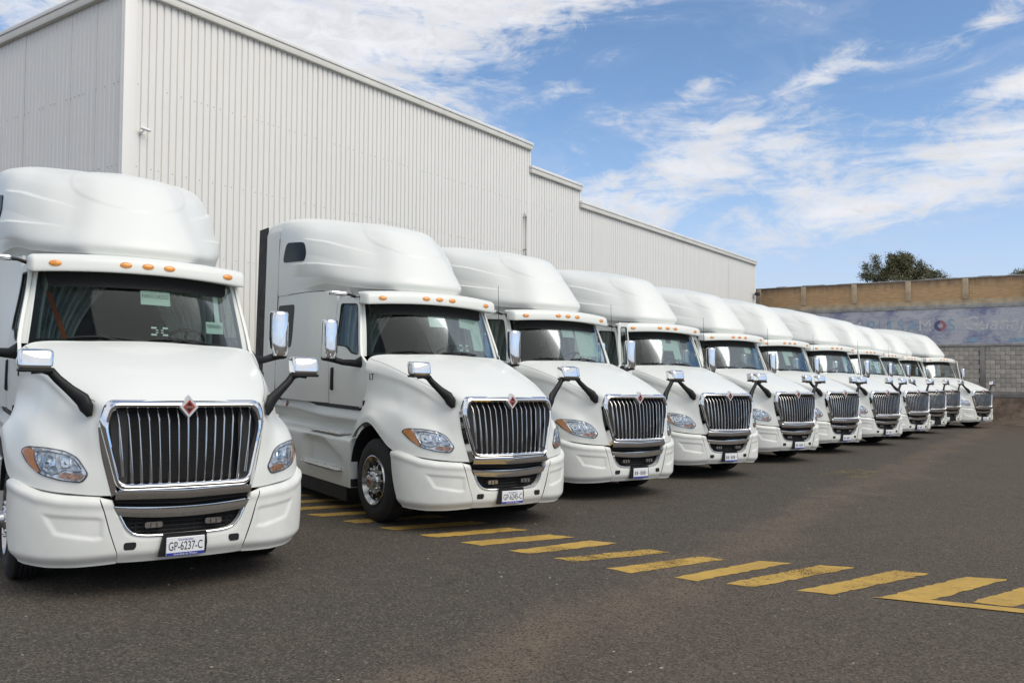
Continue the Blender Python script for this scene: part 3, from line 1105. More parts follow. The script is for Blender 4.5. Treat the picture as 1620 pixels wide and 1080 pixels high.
# ------------------------------------------------------------------ the tractor unit
# local frame: y = 0 at the bumper face and grows rearwards, x = + on the right of a viewer
# who faces the truck, z up
HOOD = np.array([
    # centre          inner            shoulder         crease            valley           fender top       fender side      lower edge
    [(0, .075, 1.585), (.30, .095, 1.58), (.575, .13, 1.558), (.648, .165, 1.44), (.652, .165, 1.30), (.628, .150, 1.14), (.592, .120, .98), (.556, .095, .835)],
    [(0, .16, 1.625), (.33, .18, 1.62), (.635, .22, 1.585), (.71, .27, 1.47), (.722, .225, 1.29), (.706, .19, 1.13), (.685, .160, .98), (.664, .142, .838)],
    [(0, .35, 1.715), (.36, .36, 1.71), (.705, .40, 1.64), (.785, .47, 1.53), (.815, .375, 1.32), (.815, .275, 1.14), (.805, .225, .985), (.795, .21, .848)],
    [(0, .65, 1.83), (.40, .65, 1.82), (.785, .67, 1.73), (.865, .73, 1.645), (.915, .60, 1.40), (.965, .43, 1.20), (.975, .365, 1.01), (.975, .335, .868)],
    [(0, 1.0, 1.94), (.44, 1.0, 1.925), (.86, 1.0, 1.83), (.93, 1.05, 1.735), (.985, .90, 1.48), (1.085, .69, 1.275), (1.125, .60, 1.06), (1.13, .565, .905)],
    [(0, 1.3, 2.015), (.46, 1.3, 2.0), (.905, 1.3, 1.92), (.985, 1.33, 1.79), (1.01, 1.17, 1.52), (1.125, 1.0, 1.345), (1.20, .92, 1.14), (1.213, .845, .955)],
    [(0, 1.52, 2.06), (.48, 1.52, 2.04), (.945, 1.52, 1.98), (1.04, 1.55, 1.825), (1.05, 1.46, 1.55), (1.15, 1.40, 1.39), (1.222, 1.37, 1.30), (1.238, 1.36, 1.215)],
    [(0, 1.66, 2.085), (.50, 1.68, 2.065), (.985, 1.71, 2.02), (1.085, 1.69, 1.85), (1.088, 1.66, 1.57), (1.15, 1.64, 1.39), (1.205, 1.68, 1.25), (1.222, 1.73, 1.12)],
    [(0, 1.725, 2.095), (.50, 1.75, 2.08), (1.0, 1.79, 2.045), (1.102, 1.76, 1.86), (1.102, 1.76, 1.60), (1.135, 1.79, 1.37), (1.18, 1.85, 1.18), (1.195, 1.93, .985)],
])


def hood_half():
    P = crom(crom(HOOD, 9, 0), 9, 1, True)
    j0 = 3 * 9
    for i in range(P.shape[0]):
        t = i / (P.shape[0] - 1)
        w = sm(t, .12, .4)
        for j in range(P.shape[1]):
            d = j - j0
            b_ = .024 * w * (math.exp(-(d / 5.0) ** 2) if d < 0 else math.exp(-(d / 1.3) ** 2))
            P[i, j, 0] += b_
            P[i, j, 2] += b_ * .4
    m = MB().grid(P)
    return m, P


def x_side(y, z):
    """half width of the cab and sleeper side"""
    cab = 1.105 - 0.100 * sm(z, 1.95, 2.86)
    slp = 1.20 - 0.012 * sm(z, 2.3, 2.98)
    low = -0.02 * sm(z, 1.7, 1.34)
    return cab + (slp - cab) * sm(y, 2.95, 3.75) + low


def make_wheel(parent, side, cx, cy, cz, rim_mat='rim_metal', holes=True):
    """side=-1/+1: outward direction; cx is the outer tyre face"""
    s = side
    w = bpy.data.objects.new('wheel', None)
    Rr, Wd = 0.512, 0.285
    # tyre with circumferential grooves
    prof = [(-0.02, 0.30), (-0.004, 0.335), (0.0, 0.40), (-0.008, 0.455), (-0.03, 0.492), (-0.045, 0.506)]
    x = -0.05
    for k in range(5):
        a = x - k * 0.038
        prof += [(a, 0.511), (a - 0.024, 0.511), (a - 0.026, 0.498), (a - 0.034, 0.498), (a - 0.036, 0.511)]
    prof += [(-0.245, 0.508), (-0.265, 0.49), (-0.283, 0.44), (-0.285, 0.38), (-0.27, 0.30)]
    prof = [(s * o, r) for o, r in prof]
    m = MB().lathe(prof, (cx, cy, cz), 56, 'X')
    ty = obj('wheel', m.mesh('wheel', angle=25), 'rubber', parent)
    # rim: flange, drop, disc with hand holes, hub, nuts
    d = 0.015
    prof = [(-0.012, 0.312), (0.004, 0.306), (0.006, 0.298), (-0.01, 0.286), (-0.035, 0.268), (-0.055, 0.25), (-0.058, 0.235), (-0.040, 0.215), (-0.030, 0.16), (-0.030, 0.115)]
    m = MB().lathe([(s * o, r) for o, r in prof], (cx, cy, cz), 56, 'X')
    rim = obj('rim', m, rim_mat, ty)
    for k in range(10 if holes else 0):
        t = 2 * math.pi * (k + 0.5) / 10
        m = MB()
        yy, z2 = cy + 0.205 * math.cos(t), cz + 0.205 * math.sin(t)
        rows = []
        for (o, rr) in ((-0.0335, 0.040), (-0.030, 0.042), (-0.028, 0.037), (-0.037, 0.034)):
            rows.append([(cx + s * (o + 0.004), yy + rr * math.cos(q), z2 + rr * math.sin(q)) for q in np.linspace(0, 2 * math.pi, 14, endpoint=False)])
        m.grid(np.array(rows), close=True)
        m.add(rows[-1], [tuple(range(14))])
        obj('hand_hole', m, 'black_matte', ty)
    m = MB()
    m.lathe([(s * -0.03, 0.118), (s * 0.0, 0.112), (s * 0.012, 0.10), (s * 0.02, 0.075), (s * 0.055, 0.07), (s * 0.062, 0.055), (s * 0.063, 0.001)], (cx, cy, cz), 28, 'X')
    for k in range(10):
        t = 2 * math.pi * k / 10
        yy, z2 = cy + 0.142 * math.cos(t), cz + 0.142 * math.sin(t)
        m.lathe([(s * -0.03, 0.017), (s * 0.005, 0.016), (s * 0.018, 0.010), (s * 0.019, 0.0005)], (cx, yy, z2), 8, 'X')
    obj('hub', m, 'brushed_metal', ty)
    obj('hub_seal', MB().lathe([(s * 0.0632, 0.028), (s * 0.066, 0.026), (s * 0.0665, 0.0005)], (cx, cy, cz), 16, 'X'), 'red_lens', ty)
    return ty


def build_truck():
    T = empty('semi_truck', Matrix.Identity(4))
    # ---------------- hood and fenders
    hh, HP = hood_half()
    full = MB().add(hh.v, hh.f)
    mm = hh.mirrored()
    full.add(mm.v, mm.f)
    # turned-in lip along the lower edge
    for s in (1, -1):
        edge = HP[:, -1, :]
        lip = edge + np.array([-0.05, 0.0, 0.012])
        e2, l2 = edge.copy(), lip.copy()
        e2[:, 0] *= s
        l2[:, 0] *= s
        full.grid(np.array([e2, l2]))
        rear = HP[-1, :, :]
        r2 = rear + np.array([-0.012, 0.05, -0.02])
        a, b = rear.copy(), r2.copy()
        a[:, 0] *= s
        b[:, 0] *= s
        full.grid(np.array([a, b]))
    hood = obj('hood', full.mesh('hood', angle=50), 'white_paint', T)
    HB = bvh_of(full)

    def on_hood(x, z, off=0.0):
        h = HB.ray_cast(Vector((x, -2, z)), Vector((0, 1, 0)))
        if h[0] is None:
            return (x, 0.6, z)
        nn = h[1]
        if nn.y > 0:
            nn = -nn
        return tuple(h[0] + nn * off)
    # side latches and the shut line of the bonnet panel
    for s in (1, -1):
        obj('hood_latch', MB().box((s * 1.118 - .014, 1.745, 1.40), (s * 1.118 + .014, 1.80, 1.47), .008, 2), 'black_plastic', hood)
        rows_ = HP[10:, 20, :]
        pts_ = [(s * (q[0] + .0005), q[1], q[2] + .0005) for q in rows_[::3]]
        obj('panel_seam', MB().tube(pts_, .0019, 5), 'black_matte', hood)
    # wheel-arch liner and engine bay
    m = MB()
    for s in (1, -1):
        rows = []
        for xx in (1.19, 0.70):
            rows.append([(s * xx, 1.37 + 0.60 * math.cos(t), 0.56 + 0.62 * math.sin(t)) for t in np.linspace(-0.35, math.pi + 0.1, 22)])
        m.grid(np.array(rows))
        m.add([(s * 0.7, 0.3, 0.35), (s * 0.7, 2.0, 0.35), (s * 0.7, 2.0, 1.6), (s * 0.7, 0.3, 1.45)], [(0, 1, 2, 3)])
    m.add([(-.7, .55, .3), (.7, .55, .3), (.7, .55, 1.5), (-.7, .55, 1.5)], [(0, 1, 2, 3)])
    obj('wheel_arch_liner', m, 'black_matte', T)
    # model letters on the hood side
    for s in (1, -1):
        me = text_mesh('LT', 0.12, extrude=0.003)
        if s < 0:
            Mx = Matrix(((0, 0, -1, -1.108), (-1, 0, 0, 1.60), (0, 1, 0, 1.775), (0, 0, 0, 1)))
        else:
            Mx = Matrix(((0, 0, 1, 1.108), (1, 0, 0, 1.60), (0, 1, 0, 1.775), (0, 0, 0, 1)))
        me.transform(Mx)
        obj('model_badge', me, 'black_plastic', hood)

    # ---------------- grille
    def gy(x, z):
        """grille plane: leans back, shallow prow"""
        return 0.005 + 0.075 * (z - 0.87) / 0.7 + 0.09 * abs(x) ** 1.3

    def gp(x, z, off=0.0):
        return (x, gy(x, z) + off, z)
    outer = [(-.616, 1.590), (.616, 1.590), (.660, 1.41), (.526, .872), (-.526, .872), (-.660, 1.41)]
    inner = [(-.552, 1.522), (.552, 1.522), (.596, 1.38), (.500, .932), (-.500, .932), (-.596, 1.38)]
    oo = resample(round_poly(outer, 0.07, 6), 160)
    ii = resample(round_poly(inner, 0.055, 6), 160)

    def off_ring(a, b, t):
        return [((1 - t) * p[0] + t * q[0], (1 - t) * p[1] + t * q[1]) for p, q in zip(a, b)]
    rows = [[gp(*p, 0.06) for p in oo], [gp(*p, 0.015) for p in oo], [gp(*p, -0.012) for p in off_ring(oo, ii, 0.25)], [gp(*p, -0.022) for p in off_ring(oo, ii, 0.55)],
            [gp(*p, -0.012) for p in off_ring(oo, ii, 0.85)], [gp(*p, 0.01) for p in ii], [gp(*p, 0.09) for p in ii]]
    m = MB().grid(np.array(rows), close=True)
    obj('grille_surround', m.mesh('grille_surround', angle=40), 'chrome', T)
    # side blades and lower apron (chrome that mirrors the asphalt)
    m = MB()
    for s in (1, -1):
        a = crom(np.array([gp(s * .656, 1.41, 0.018), gp(s * .617, 1.26, 0.012), gp(s * .578, 1.10, 0.010), gp(s * .542, .95, 0.008), gp(s * .521, .86, 0.008)]), 5, 0)
        b = crom(np.array([(s * .664, .178, 1.41), (s * .652, .170, 1.27), (s * .624, .152, 1.12), (s * .590, .122, .96), (s * .556, .097, .822)]), 5, 0)
        m.grid(np.array([a, b]))
    xs = np.linspace(-.535, .535, 33)
    rows = []
    for t, o in ((0.0, 0.012), (0.15, -0.006), (0.6, -0.004), (1.0, 0.012), (1.0, 0.08)):
        rows.append([gp(x, (0.880 - t * 0.072) - 0.012 * (1 - abs(x) / .535) * (1 if t > 0 else 1), o) for x in xs])
    m.grid(np.array(rows))
    obj('grille_apron', m.mesh('grille_apron', angle=30), 'chrome', T)
    # radiator screen, with fine horizontal fins
    m = MB()
    m.add([gp(-.6, 1.53, 0.10), gp(.6, 1.53, 0.10), gp(.6, .90, 0.12), gp(-.6, .90, 0.12)], [(0, 1, 2, 3)])
    for z in np.arange(0.935, 1.50, 0.0125):
        w = 0.44
        m.add([gp(-w, z, .085), gp(w, z, .085), gp(w, z - .005, .095), gp(-w, z - .005, .095)], [(0, 1, 2, 3)])
    for s in (1, -1):
        m.add([gp(s * .44, 1.5, .07), gp(s * .58, 1.5, .09), gp(s * .52, .92, .09), gp(s * .44, .92, .07)], [(0, 1, 2, 3)])
    obj('radiator_screen', m.mesh('radiator_screen', smooth=False), 'radiator', T)
    for k in range(-7, 8):
        xt, xb = k * 0.0757, k * 0.0692
        if abs(k) == 7:
            zb = 0.985
        else:
            zb = 0.925
        pts, rad = [], []
        for t in np.linspace(0, 1, 9):
            z = 1.505 + (zb - 1.505) * t
            x = xt + (xb - xt) * t
            bow = -0.016 * math.sin(math.pi * t)
            o = bow - 0.004 + (0.045 * max(0, 1 - t / 0.10) ** 2)
            pts.append(gp(x, z, o + 0.012))
            rad.append((0.0078 if k else 0.009, 0.012))
        m = MB().tube(pts, rad, 8)
        obj('grille_bar', m, 'grille_chrome', T)
    # emblem: chrome lozenge with red enamel
    em = empty('emblem', Matrix.Identity(4))
    bpy.data.objects.remove(em)
    ec = (0, 1.535)

    def loz(w, h, y0, y1, inset):
        q = [(0, h), (w, 0), (0, -h), (-w, 0)]
        a = [(x, y0, ec[1] + z) for x, z in q]
        b = [(x * inset, y1, ec[1] + z * inset) for x, z in q]
        mm_ = MB().grid(np.array([a, b]), close=True)
        mm_.add(b, [(0, 1, 2, 3)])
        return mm_
    yb = gy(0, 1.535)
    e0 = loz(.082, .098, yb + 0.03, yb - 0.03, 0.90)
    emb = obj('emblem', e0.mesh('emblem', angle=20), 'emblem_silver', T)
    obj('enamel', loz(.050, .062, yb - 0.029, yb - 0.033, 0.95).mesh('enamel', smooth=False), 'red_enamel', emb)
    m = MB()
    m.add([(0, yb - .0345, ec[1] + .044), (.022, yb - .0345, ec[1] + .012), (-.022, yb - .0345, ec[1] + .012)], [(0, 1, 2)])
    m.add([(0, yb - .0345, ec[1] - .044), (.022, yb - .0345, ec[1] - .014), (-.022, yb - .0345, ec[1] - .014)], [(0, 1, 2)])
    obj('enamel_mark', m.mesh('enamel_mark', smooth=False), 'black_plastic', emb)
    obj('enamel_bar', MB().box((-.034, yb - .036, ec[1] - .008), (.034, yb - .0335, ec[1] + .004)), 'chrome', emb)

    # ---------------- headlights
    HLO = [(1.14, 1.155), (1.10, 1.198), (.98, 1.197), (.86, 1.175), (.785, 1.133), (.708, 1.0), (.752, .935), (.896, .949), (1.024, .988), (1.10, 1.065)]
    for s in (1, -1):
        po = resample(round_poly(HLO, 0.03, 4), 72)
        cx_ = sum(p[0] for p in po) / 72
        cz_ = sum(p[1] for p in po) / 72

        def sc(t):
            return [(cx_ + (p[0] - cx_) * t, cz_ + (p[1] - cz_) * t) for p in po]
        mk = lambda p, o: on_hood(s * p[0], p[1], o)
        m = MB()
        m.grid(np.array([[mk(p, -0.01) for p in po], [mk(p, 0.008) for p in po], [mk(p, 0.010) for p in sc(0.955)], [mk(p, 0.0) for p in sc(0.94)]]), close=True)
        hl = obj('headlight', m.mesh('headlight', angle=40), 'lamp_dark', T)
        # bowl floor
        m = patch(sc(0.945), lambda p: mk(p, 0.0025), 10)
        obj('lamp_floor', m, 'lamp_floor', hl)
        # chrome inner frame
        main = [(1.055, 1.165), (.97, 1.172), (.862, 1.150), (.80, 1.112), (.745, 1.02), (.79, 1.015), (.87, 1.03), (.905, 1.0), (.95, .985), (1.02, 1.02), (1.045, 1.09)]
        fr_ = resample(round_poly(main, 0.02, 3), 60)
        c2 = (sum(p[0] for p in fr_) / 60, sum(p[1] for p in fr_) / 60)
        fi = [(c2[0] + (p[0] - c2[0]) * 0.93, c2[1] + (p[1] - c2[1]) * 0.88) for p in fr_]
        m = MB().grid(np.array([[mk(p, 0.004) for p in fr_], [mk(p, 0.010) for p in off_ring(fr_, fi, .5)], [mk(p, 0.005) for p in fi]]), close=True)
        obj('lamp_frame', m, 'lamp_bowl', hl)
        # reflector bowls
        m = MB()
        for (bx, bz, bw, bh_) in ((.975, 1.09, .046, .050), (.86, 1.085, .036, .042)):
            rows = []
            for t, o in ((1.0, 0.002), (.85, 0.0065), (.5, 0.0035), (.3, 0.0038), (.15, 0.008), (0.02, .009)):
                rows.append([mk((bx + bw * t * math.copysign(abs(math.cos(a)) ** .7, math.cos(a)), bz + bh_ * t * math.copysign(abs(math.sin(a)) ** .7, math.sin(a))), o) for a in np.linspace(0, 6.2832, 24, endpoint=False)])
            m.grid(np.array(rows), close=True)
        obj('lamp_reflector', m, 'lamp_bowl', hl)
        # low inner turn lamp
        tl = [(.885, 1.012), (.80, 1.005), (.735, .995), (.765, .955), (.86, .962), (.91, .975)]
        m = patch(resample(round_poly(tl, .015, 3), 40), lambda p: mk(p, 0.007), 4)
        obj('turn_lamp', m, 'lamp_orange', hl)
        # amber outer corner
        am = [(1.128, 1.152), (1.098, 1.186), (1.062, 1.176), (1.052, 1.09), (1.02, 1.01), (1.035, 1.002), (1.09, 1.065)]
        m = patch(resample(round_poly(am, .012, 3), 48), lambda p: mk(p, 0.0112), 5)
        obj('amber_lens', m, 'amber_lens', hl)
        m = patch(sc(0.95), lambda p: mk(p, 0.0165), 8)
        obj('clear_lens', m, 'lens_clear', hl)

    # ---------------- bumper
    PL = np.array([(0, .050), (.25, .056), (.50, .080), (.65, .112), (.80, .172), (.93, .258), (1.04, .36), (1.12, .465), (1.175, .575), (1.205, .69), (1.213, .80)])
    PLF = crom(PL, 12, 0)
    acc = np.concatenate([[0], np.cumsum(np.linalg.norm(np.diff(PLF, axis=0), axis=1))])

    def plan_at(s_):
        return np.array([np.interp(s_, acc, PLF[:, 0]), np.interp(s_, acc, PLF[:, 1])])

    def plan_n(s_):
        d = plan_at(s_ + .005) - plan_at(s_ - .005)
        d /= np.linalg.norm(d)
        return np.array([d[1], -d[0]])     # outward

    def s_of_x(x):
        return float(np.interp(x, PLF[:, 0], acc))

    def prof(z, ztop, zbot):
        """outward offset of the bumper skin"""
        o = 0.0
        o -= 0.055 * sm(zbot + .11 - z, 0.0, 0.11) ** 1.5
        o -= 0.022 * sm(z, ztop - .028, ztop - 0.004)
        o += 0.010 * math.exp(-((z - (ztop - .055)) / .03) ** 2)
        o += 0.012 * math.sin(max(0, min(1, (z - zbot) / (ztop - zbot))) * math.pi)
        return o

    def rec_mask(x, z):
        # sunk decorative panel on the bumper cheek
        P_ = [(1.012, .693), (.640, .672), (.605, .655), (.600, .50), (.66, .487), (.926, .531)]
        inside = True
        dmin = 9
        n_ = len(P_)
        for i in range(n_):
            a, b = P_[i], P_[(i + 1) % n_]
            ex, ez = b[0] - a[0], b[1] - a[1]
            L_ = math.hypot(ex, ez)
            dd = (ex * (z - a[1]) - ez * (x - a[0])) / L_
            dmin = min(dmin, dd)
        return dmin
    SMAX = acc[-1]

    def ztop_at(x):
        return float(np.interp(x, [0, .63, .89, 1.045, 1.16, 1.213], [.822, .822, .834, .858, .905, .935]))

    def zbot_at(x):
        return float(np.interp(x, [0, .5, .8, 1.0, 1.15, 1.213], [.292, .292, .272, .265, .275, .29]))
    seam = [(.300, .500), (.37, .497), (.55, .556), (.71, .600), (.83, .640)]

    def seam_x(z):
        return float(np.interp(z, [p[0] for p in seam], [p[1] for p in seam]))
    sgn_test = rec_mask(.8, .6)
    fl = 1 if sgn_test > 0 else -1

    def bumper_pt(s_, z, zt, zb, s):
        p = plan_at(s_)
        nn = plan_n(s_)
        o = prof(z, zt, zb)
        dm = fl * rec_mask(p[0], z)
        o -= 0.012 * sm(dm, -0.004, 0.03)
        q = p + nn * o
        return (s * q[0], q[1], z)
    for s in (1, -1):
        nz_, ns_ = 46, 64
        rows = []
        for i in range(nz_ + 1):
            tz = i / nz_
            row = []
            for j in range(ns_ + 1):
                ts = j / ns_
                zg = 0.292 + tz * 0.53
                s0 = s_of_x(seam_x(zg) + 0.003)
                s1 = SMAX - 0.20 * (1 - tz) ** 1.3
                s_ = s0 + (s1 - s0) * ts
                x = plan_at(s_)[0]
                zt, zb = ztop_at(x), zbot_at(x)
                row.append(bumper_pt(s_, zb + (zt - zb) * tz, zt, zb, s))
            rows.append(row)
        P_ = np.array(rows)
        m = MB().grid(P_)
        # return flanges: top inward, rear inward, bottom
        top = P_[-1].copy()
        t2 = top + np.array([-s * 0.06, 0.06, 0.004])
        m.grid(np.array([top, t2]))
        rear = P_[:, -1].copy()
        r2 = rear + np.array([-s * 0.06, 0.005, 0])
        m.grid(np.array([rear, r2]))
        bot = P_[0].copy()
        b2 = bot + np.array([-s * 0.05, 0.09, 0.0])
        m.grid(np.array([bot, b2]))
        obj('bumper_cheek', m.mesh('bumper_cheek', angle=55), 'bumper_white', T)
    # centre section, a wide U round the lower opening
    inn = [(0, .500), (.17, .501), (.30, .506), (.385, .525), (.44, .575), (.475, .64), (.505, .70), (.533, .757), (.545, .80)]
    inn = crom(np.array(inn), 6, 0)
    out = crom(np.array([(0, .292), (.18, .292), (.33, .293), (.42, .294), (.490, .296)]), 6, 0)
    out = np.concatenate([out, [(seam_x(z) - .003, z) for z in np.linspace(.30, .822, 25)[1:]]])

    def bz(x, z):
        s_ = s_of_x(abs(x))
        o = prof(z, .822, .292) if z > .70 else prof(z, 2, .292)
        return plan_at(s_)[1] - o
    m = MB()
    for s in (1, -1):
        rows = []
        for t in np.linspace(0, 1, 9):
            rows.append([(s * p[0], bz(p[0], p[1]) + (0.012 if t == 0 else 0), p[1]) for p in inn * (1 - t) + out * t])
        m.grid(np.array(rows))
        a = np.array(rows[0])
        m.grid(np.array([a, a + np.array([0, .07, 0])]))
        a = np.array(rows[-1])
        m.grid(np.array([a, a + np.array([0, .07, 0])]))
    cen = obj('bumper_centre', m.mesh('bumper_centre', angle=55), 'bumper_white', T)
    # tow-hook openings
    for s in (1, -1):
        po = resample(round_poly([(.365, .462), (.455, .462), (.455, .402), (.375, .402), (.362, .43)], .02, 4), 36)
        m = patch(po, lambda p: (s * p[0], bz(p[0], p[1]) - 0.0025, p[1]), 3)
        obj('tow_opening', m, 'black_matte', T)
    # lower grille: black basin, chrome band, thin chrome lip
    m = MB()
    m.add([(-.55, .20, .83), (.55, .20, .83), (.55, .16, .49), (-.55, .16, .49)], [(0, 1, 2, 3)])
    m.add([(-.55, .06, .86), (.55, .06, .86), (.55, .2, .83), (-.55, .2, .83)], [(0, 1, 2, 3)])
    for z in (.775, .795):
        m.tube([(-.52, .13, z), (0, .06, z - .02), (.52, .13, z)], .007, 6)
    for z in (.53, .565, .60, .635):
        m.tube([(-.46 + (.64 - z) * .9, .135, z), (0, .11, z), (.46 - (.64 - z) * .9, .135, z)], .006, 6)
    for x in np.arange(-.36, .37, .09):
        m.tube([(x, .128, .50), (x, .128, .66)], .005, 6)
    obj('lower_grille', m, 'black_matte', T)
    xs = np.linspace(-.538, .538, 41)
    rows = []
    for t, o in ((0, .05), (0.0, .0), (0.10, -.010), (0.2, -.004), (.55, -.006), (.95, .0), (1, .012), (1, .06)):
        rows.append([((x * (1 - 0.085 * t)), bz(x * (1 - .085 * t), .70) + o - 0.004, .757 - .030 * (1 - (x / .538) ** 2) - t * (.088)) for x in xs])
    m = MB().grid(np.array(rows))
    obj('bumper_band', m.mesh('bumper_band', angle=30), 'chrome', T)
    lip = [(x * s_, z) for s_, rng_ in ((-1, inn[::-1]), (1, inn[1:])) for x, z in rng_ if z < .68]
    m = MB().tube([(x, bz(abs(x), z) - 0.004, z + .004) for x, z in lip], .0085, 8)
    obj('lower_trim', m, 'chrome', T)
    for s in (1, -1):
        po = resample(round_poly([(.165, .562), (.305, .562), (.305, .612), (.165, .612)], .018, 4), 40)
        m = MB()
        m.grid(np.array([[(s * p[0], .13, p[1]) for p in po], [(s * p[0], .075, p[1]) for p in po], [(s * (p[0] * .96 + .235 * .04), .066, p[1] * .94 + .587 * .06) for p in po]]), close=True)
        fg = obj('fog_lamp', m, 'lamp_dark', T)
        m = patch([(s * (p[0] * .96 + .235 * .04), p[1] * .92 + .587 * .08) for p in po], lambda p: (p[0], .0665, p[1]), 3)
        obj('lamp_face', m, 'lamp_bowl', fg)
        for k in range(1, 3):
            x = s * (.165 + .14 * k / 3)
            obj('lamp_rib', MB().box((x - .003, .060, .567), (x + .003, .0655, .607)), 'lamp_dark', fg)
    # plate holder
    m = MB()
    hp = [(-.205, .334), (-.168, .516), (.168, .512), (.176, .42), (.165, .336)]
    m.prism(hp, 0.03, lambda p: (p[0], p[1] + 0.012, p[2]))
    obj('plate_holder', m, 'black_plastic', T)

    # ---------------- hood mirrors
    for s in (1, -1):
        B = Vector((s * .735, .25, 1.50))
        Mp = Vector((s * 1.03, .37, 1.83))
        rows = []
        path = [(s * .715, .225, 1.455), (s * .735, .245, 1.52), (s * .765, .275, 1.585), (s * .85, .315, 1.66), (s * .94, .345, 1.745), (s * .985, .36, 1.80), (s * 1.04, .365, 1.825), (s * 1.12, .37, 1.828)]
        rad = [(.012, .025), (.032, .062), (.038, .060), (.032, .042), (.030, .036), (.032, .036), (.03, .04), (.02, .05)]
        hm = obj('hood_mirror', MB().tube(path, rad, 12), 'black_plastic', T)
        shell = MB().box((s * 1.095 - .124, .285, 1.818), (s * 1.095 + .124, .44, 1.978), .036, 4)
        shell.v = [(x, y + (.03 * (z - 1.82) / .14), z) for x, y, z in shell.v]
        obj('mirror_shell', shell, 'chrome', hm)
        obj('mirror_tray', MB().box((s * 1.095 - .122, .295, 1.796), (s * 1.095 + .122, .44, 1.822), .01), 'black_plastic', hm)

    # ---------------- windshield, pillars, visor
    def ws(u, v):
        """u -1..1 across, v 0..1 up"""
        xb, xt = u * 1.008, u * .925
        b = Vector((xb, 1.775 + .195 * abs(u) ** 2.4, 2.078 - .022 * u * u))
        t = Vector((xt, 2.075 + .18 * abs(u) ** 2.4, 2.80 - .035 * u * u))
        p = b.lerp(t, v)
        p.y -= .02 * math.sin(math.pi * v)
        return p
    us, vs_ = np.linspace(-1, 1, 33), np.linspace(0, 1, 9)
    wsm = MB().grid(np.array([[tuple(ws(u, v)) for u in us] for v in vs_]))
    wo = obj('windshield', wsm, 'windshield_glass', T)
    # black ceramic border
    m = MB()
    o_ = Vector((0, .006, 0))
    for (ua, ub, va, vb) in ((-1, -.955, 0, 1), (.955, 1, 0, 1), (-1, 1, 0, .045)):
        uu = np.linspace(ua, ub, 25 if ub - ua > .5 else 4)
        vv = np.linspace(va, vb, 12 if vb - va > .5 else 4)
        m.grid(np.array([[tuple(ws(u, v) + o_) for u in uu] for v in vv]))
    obj('windshield_seal', m, 'black_plastic', wo)
    # dark shade band with rounded ends
    m = MB()
    rows = []
    for t in np.linspace(0, 1, 7):
        row = []
        for u in np.linspace(-.95, .95, 41):
            e = min(1, (0.95 - abs(u)) / .10)
            low = 1.0 - .235 * math.sqrt(max(0, 1 - (1 - e) ** 2))
            row.append(tuple(ws(u, 1.0 + (low - 1.0) * t) + Vector((0, -.005, 0))))
        rows.append(row)
    m.grid(np.array(rows))
    obj('shade_band', m, 'black_matte', wo)
    # wipers
    for (u0, u1, dv) in ((-.70, -.12, .03), (.02, .60, .03)):
        pts = [ws(u0 + (u1 - u0) * t, .052 + dv * math.sin(t * math.pi) * 1.0 - .01 * t) + Vector((0, -.022 - .01 * math.sin(t * math.pi), 0)) for t in np.linspace(0, 1, 10)]
        m = MB().tube(pts, [(.006, .010)] * 10, 6)
        pts2 = [ws(u1 - .03, .0) + Vector((0, -.03, -.01)), ws((u0 + u1) / 2 + .05, .06) + Vector((0, -.045, 0)), ws((u0 + u1) / 2 - .02, .085) + Vector((0, -.035, 0))]
        m.tube(pts2, [.014, .010, .007], 6)
        obj('wiper', m, 'black_plastic', T)
    # A pillars + roof edge: white frame round the glass
    for s in (1, -1):
        m = MB()
        rows = []
        for v in np.linspace(-.02, 1.02, 10):
            a = ws(s * 1.0, v)
            y2 = 2.0 + .295 * v
            z = a.z
            xd = x_side(y2, z)
            rows.append([tuple(a + Vector((0, .012, 0))), tuple(a + Vector((s * .008, -.004, 0))), (s * (abs(a.x) + .030), a.y + .010, z), (s * (xd - .006), a.y + (y2 - a.y) * .5 + .012, z), (s * xd, y2 + .01, z), (s * (xd - .03), y2 + .018, z)])
        m.grid(crom(np.array(rows), 4, 1))
        obj('windshield_pillar', m.mesh('windshield_pillar', angle=50), 'white_paint', T)
    # visor
    def vis(u, q):
        x = u * 1.035
        dy = .138 * abs(x) ** 2.1
        dz = -.042 * x * x
        end = 1 - math.sqrt(max(0.0, 1 - (max(0.0, abs(u) - .955) / .045) ** 2))
        prof_ = [(2.16, 2.955), (1.98, 2.950), (1.895, 2.925), (1.862, 2.885), (1.850, 2.835), (1.848, 2.79), (1.862, 2.772), (1.93, 2.776), (2.13, 2.79)]
        y, z = prof_[q]
        y = y + (2.0 - y) * end * .8
        z = z + (2.862 - z) * end * .45
        return (x, y + dy, z + dz)
    us = sorted(set(list(np.linspace(-.95, .95, 51)) + [q * w for q in (-1, 1) for w in (.955, .965, .975, .983, .99, .995, .998, 1.0)]))
    rows = np.array([[vis(u, q) for u in us] for q in range(9)])
    rows = crom(rows, 3, 0)
    m = MB().grid(rows)
    for j in (0, -1):
        m.add([tuple(p) for p in rows[:, j]], [tuple(range(rows.shape[0]))])
    vo = obj('sun_visor', m.mesh('sun_visor', angle=40), 'white_paint', T)
    VB = bvh_of(m)
    for x in (-.817, -.205, 0.0, .205, .817):
        z = 2.848 - .042 * x * x
        h = VB.ray_cast(Vector((x, 0, z)), Vector((0, 1, 0)))
        c = h[0]
        nn = h[1] if h[1].y < 0 else -h[1]
        t = Vector((0, 0, 1)).cross(nn).normalized()
        b = nn.cross(t).normalized()
        rows = []
        for ra, rb, o in ((.056, .030, 0), (.056, .030, .004), (.050, .026, .010), (.036, .019, .015), (.016, .009, .018), (.002, .001, .0185)):
            rows.append([tuple(c + t * ra * math.cos(a) + b * rb * math.sin(a) + nn * o) for a in np.linspace(0, 6.2832, 24, endpoint=False)])
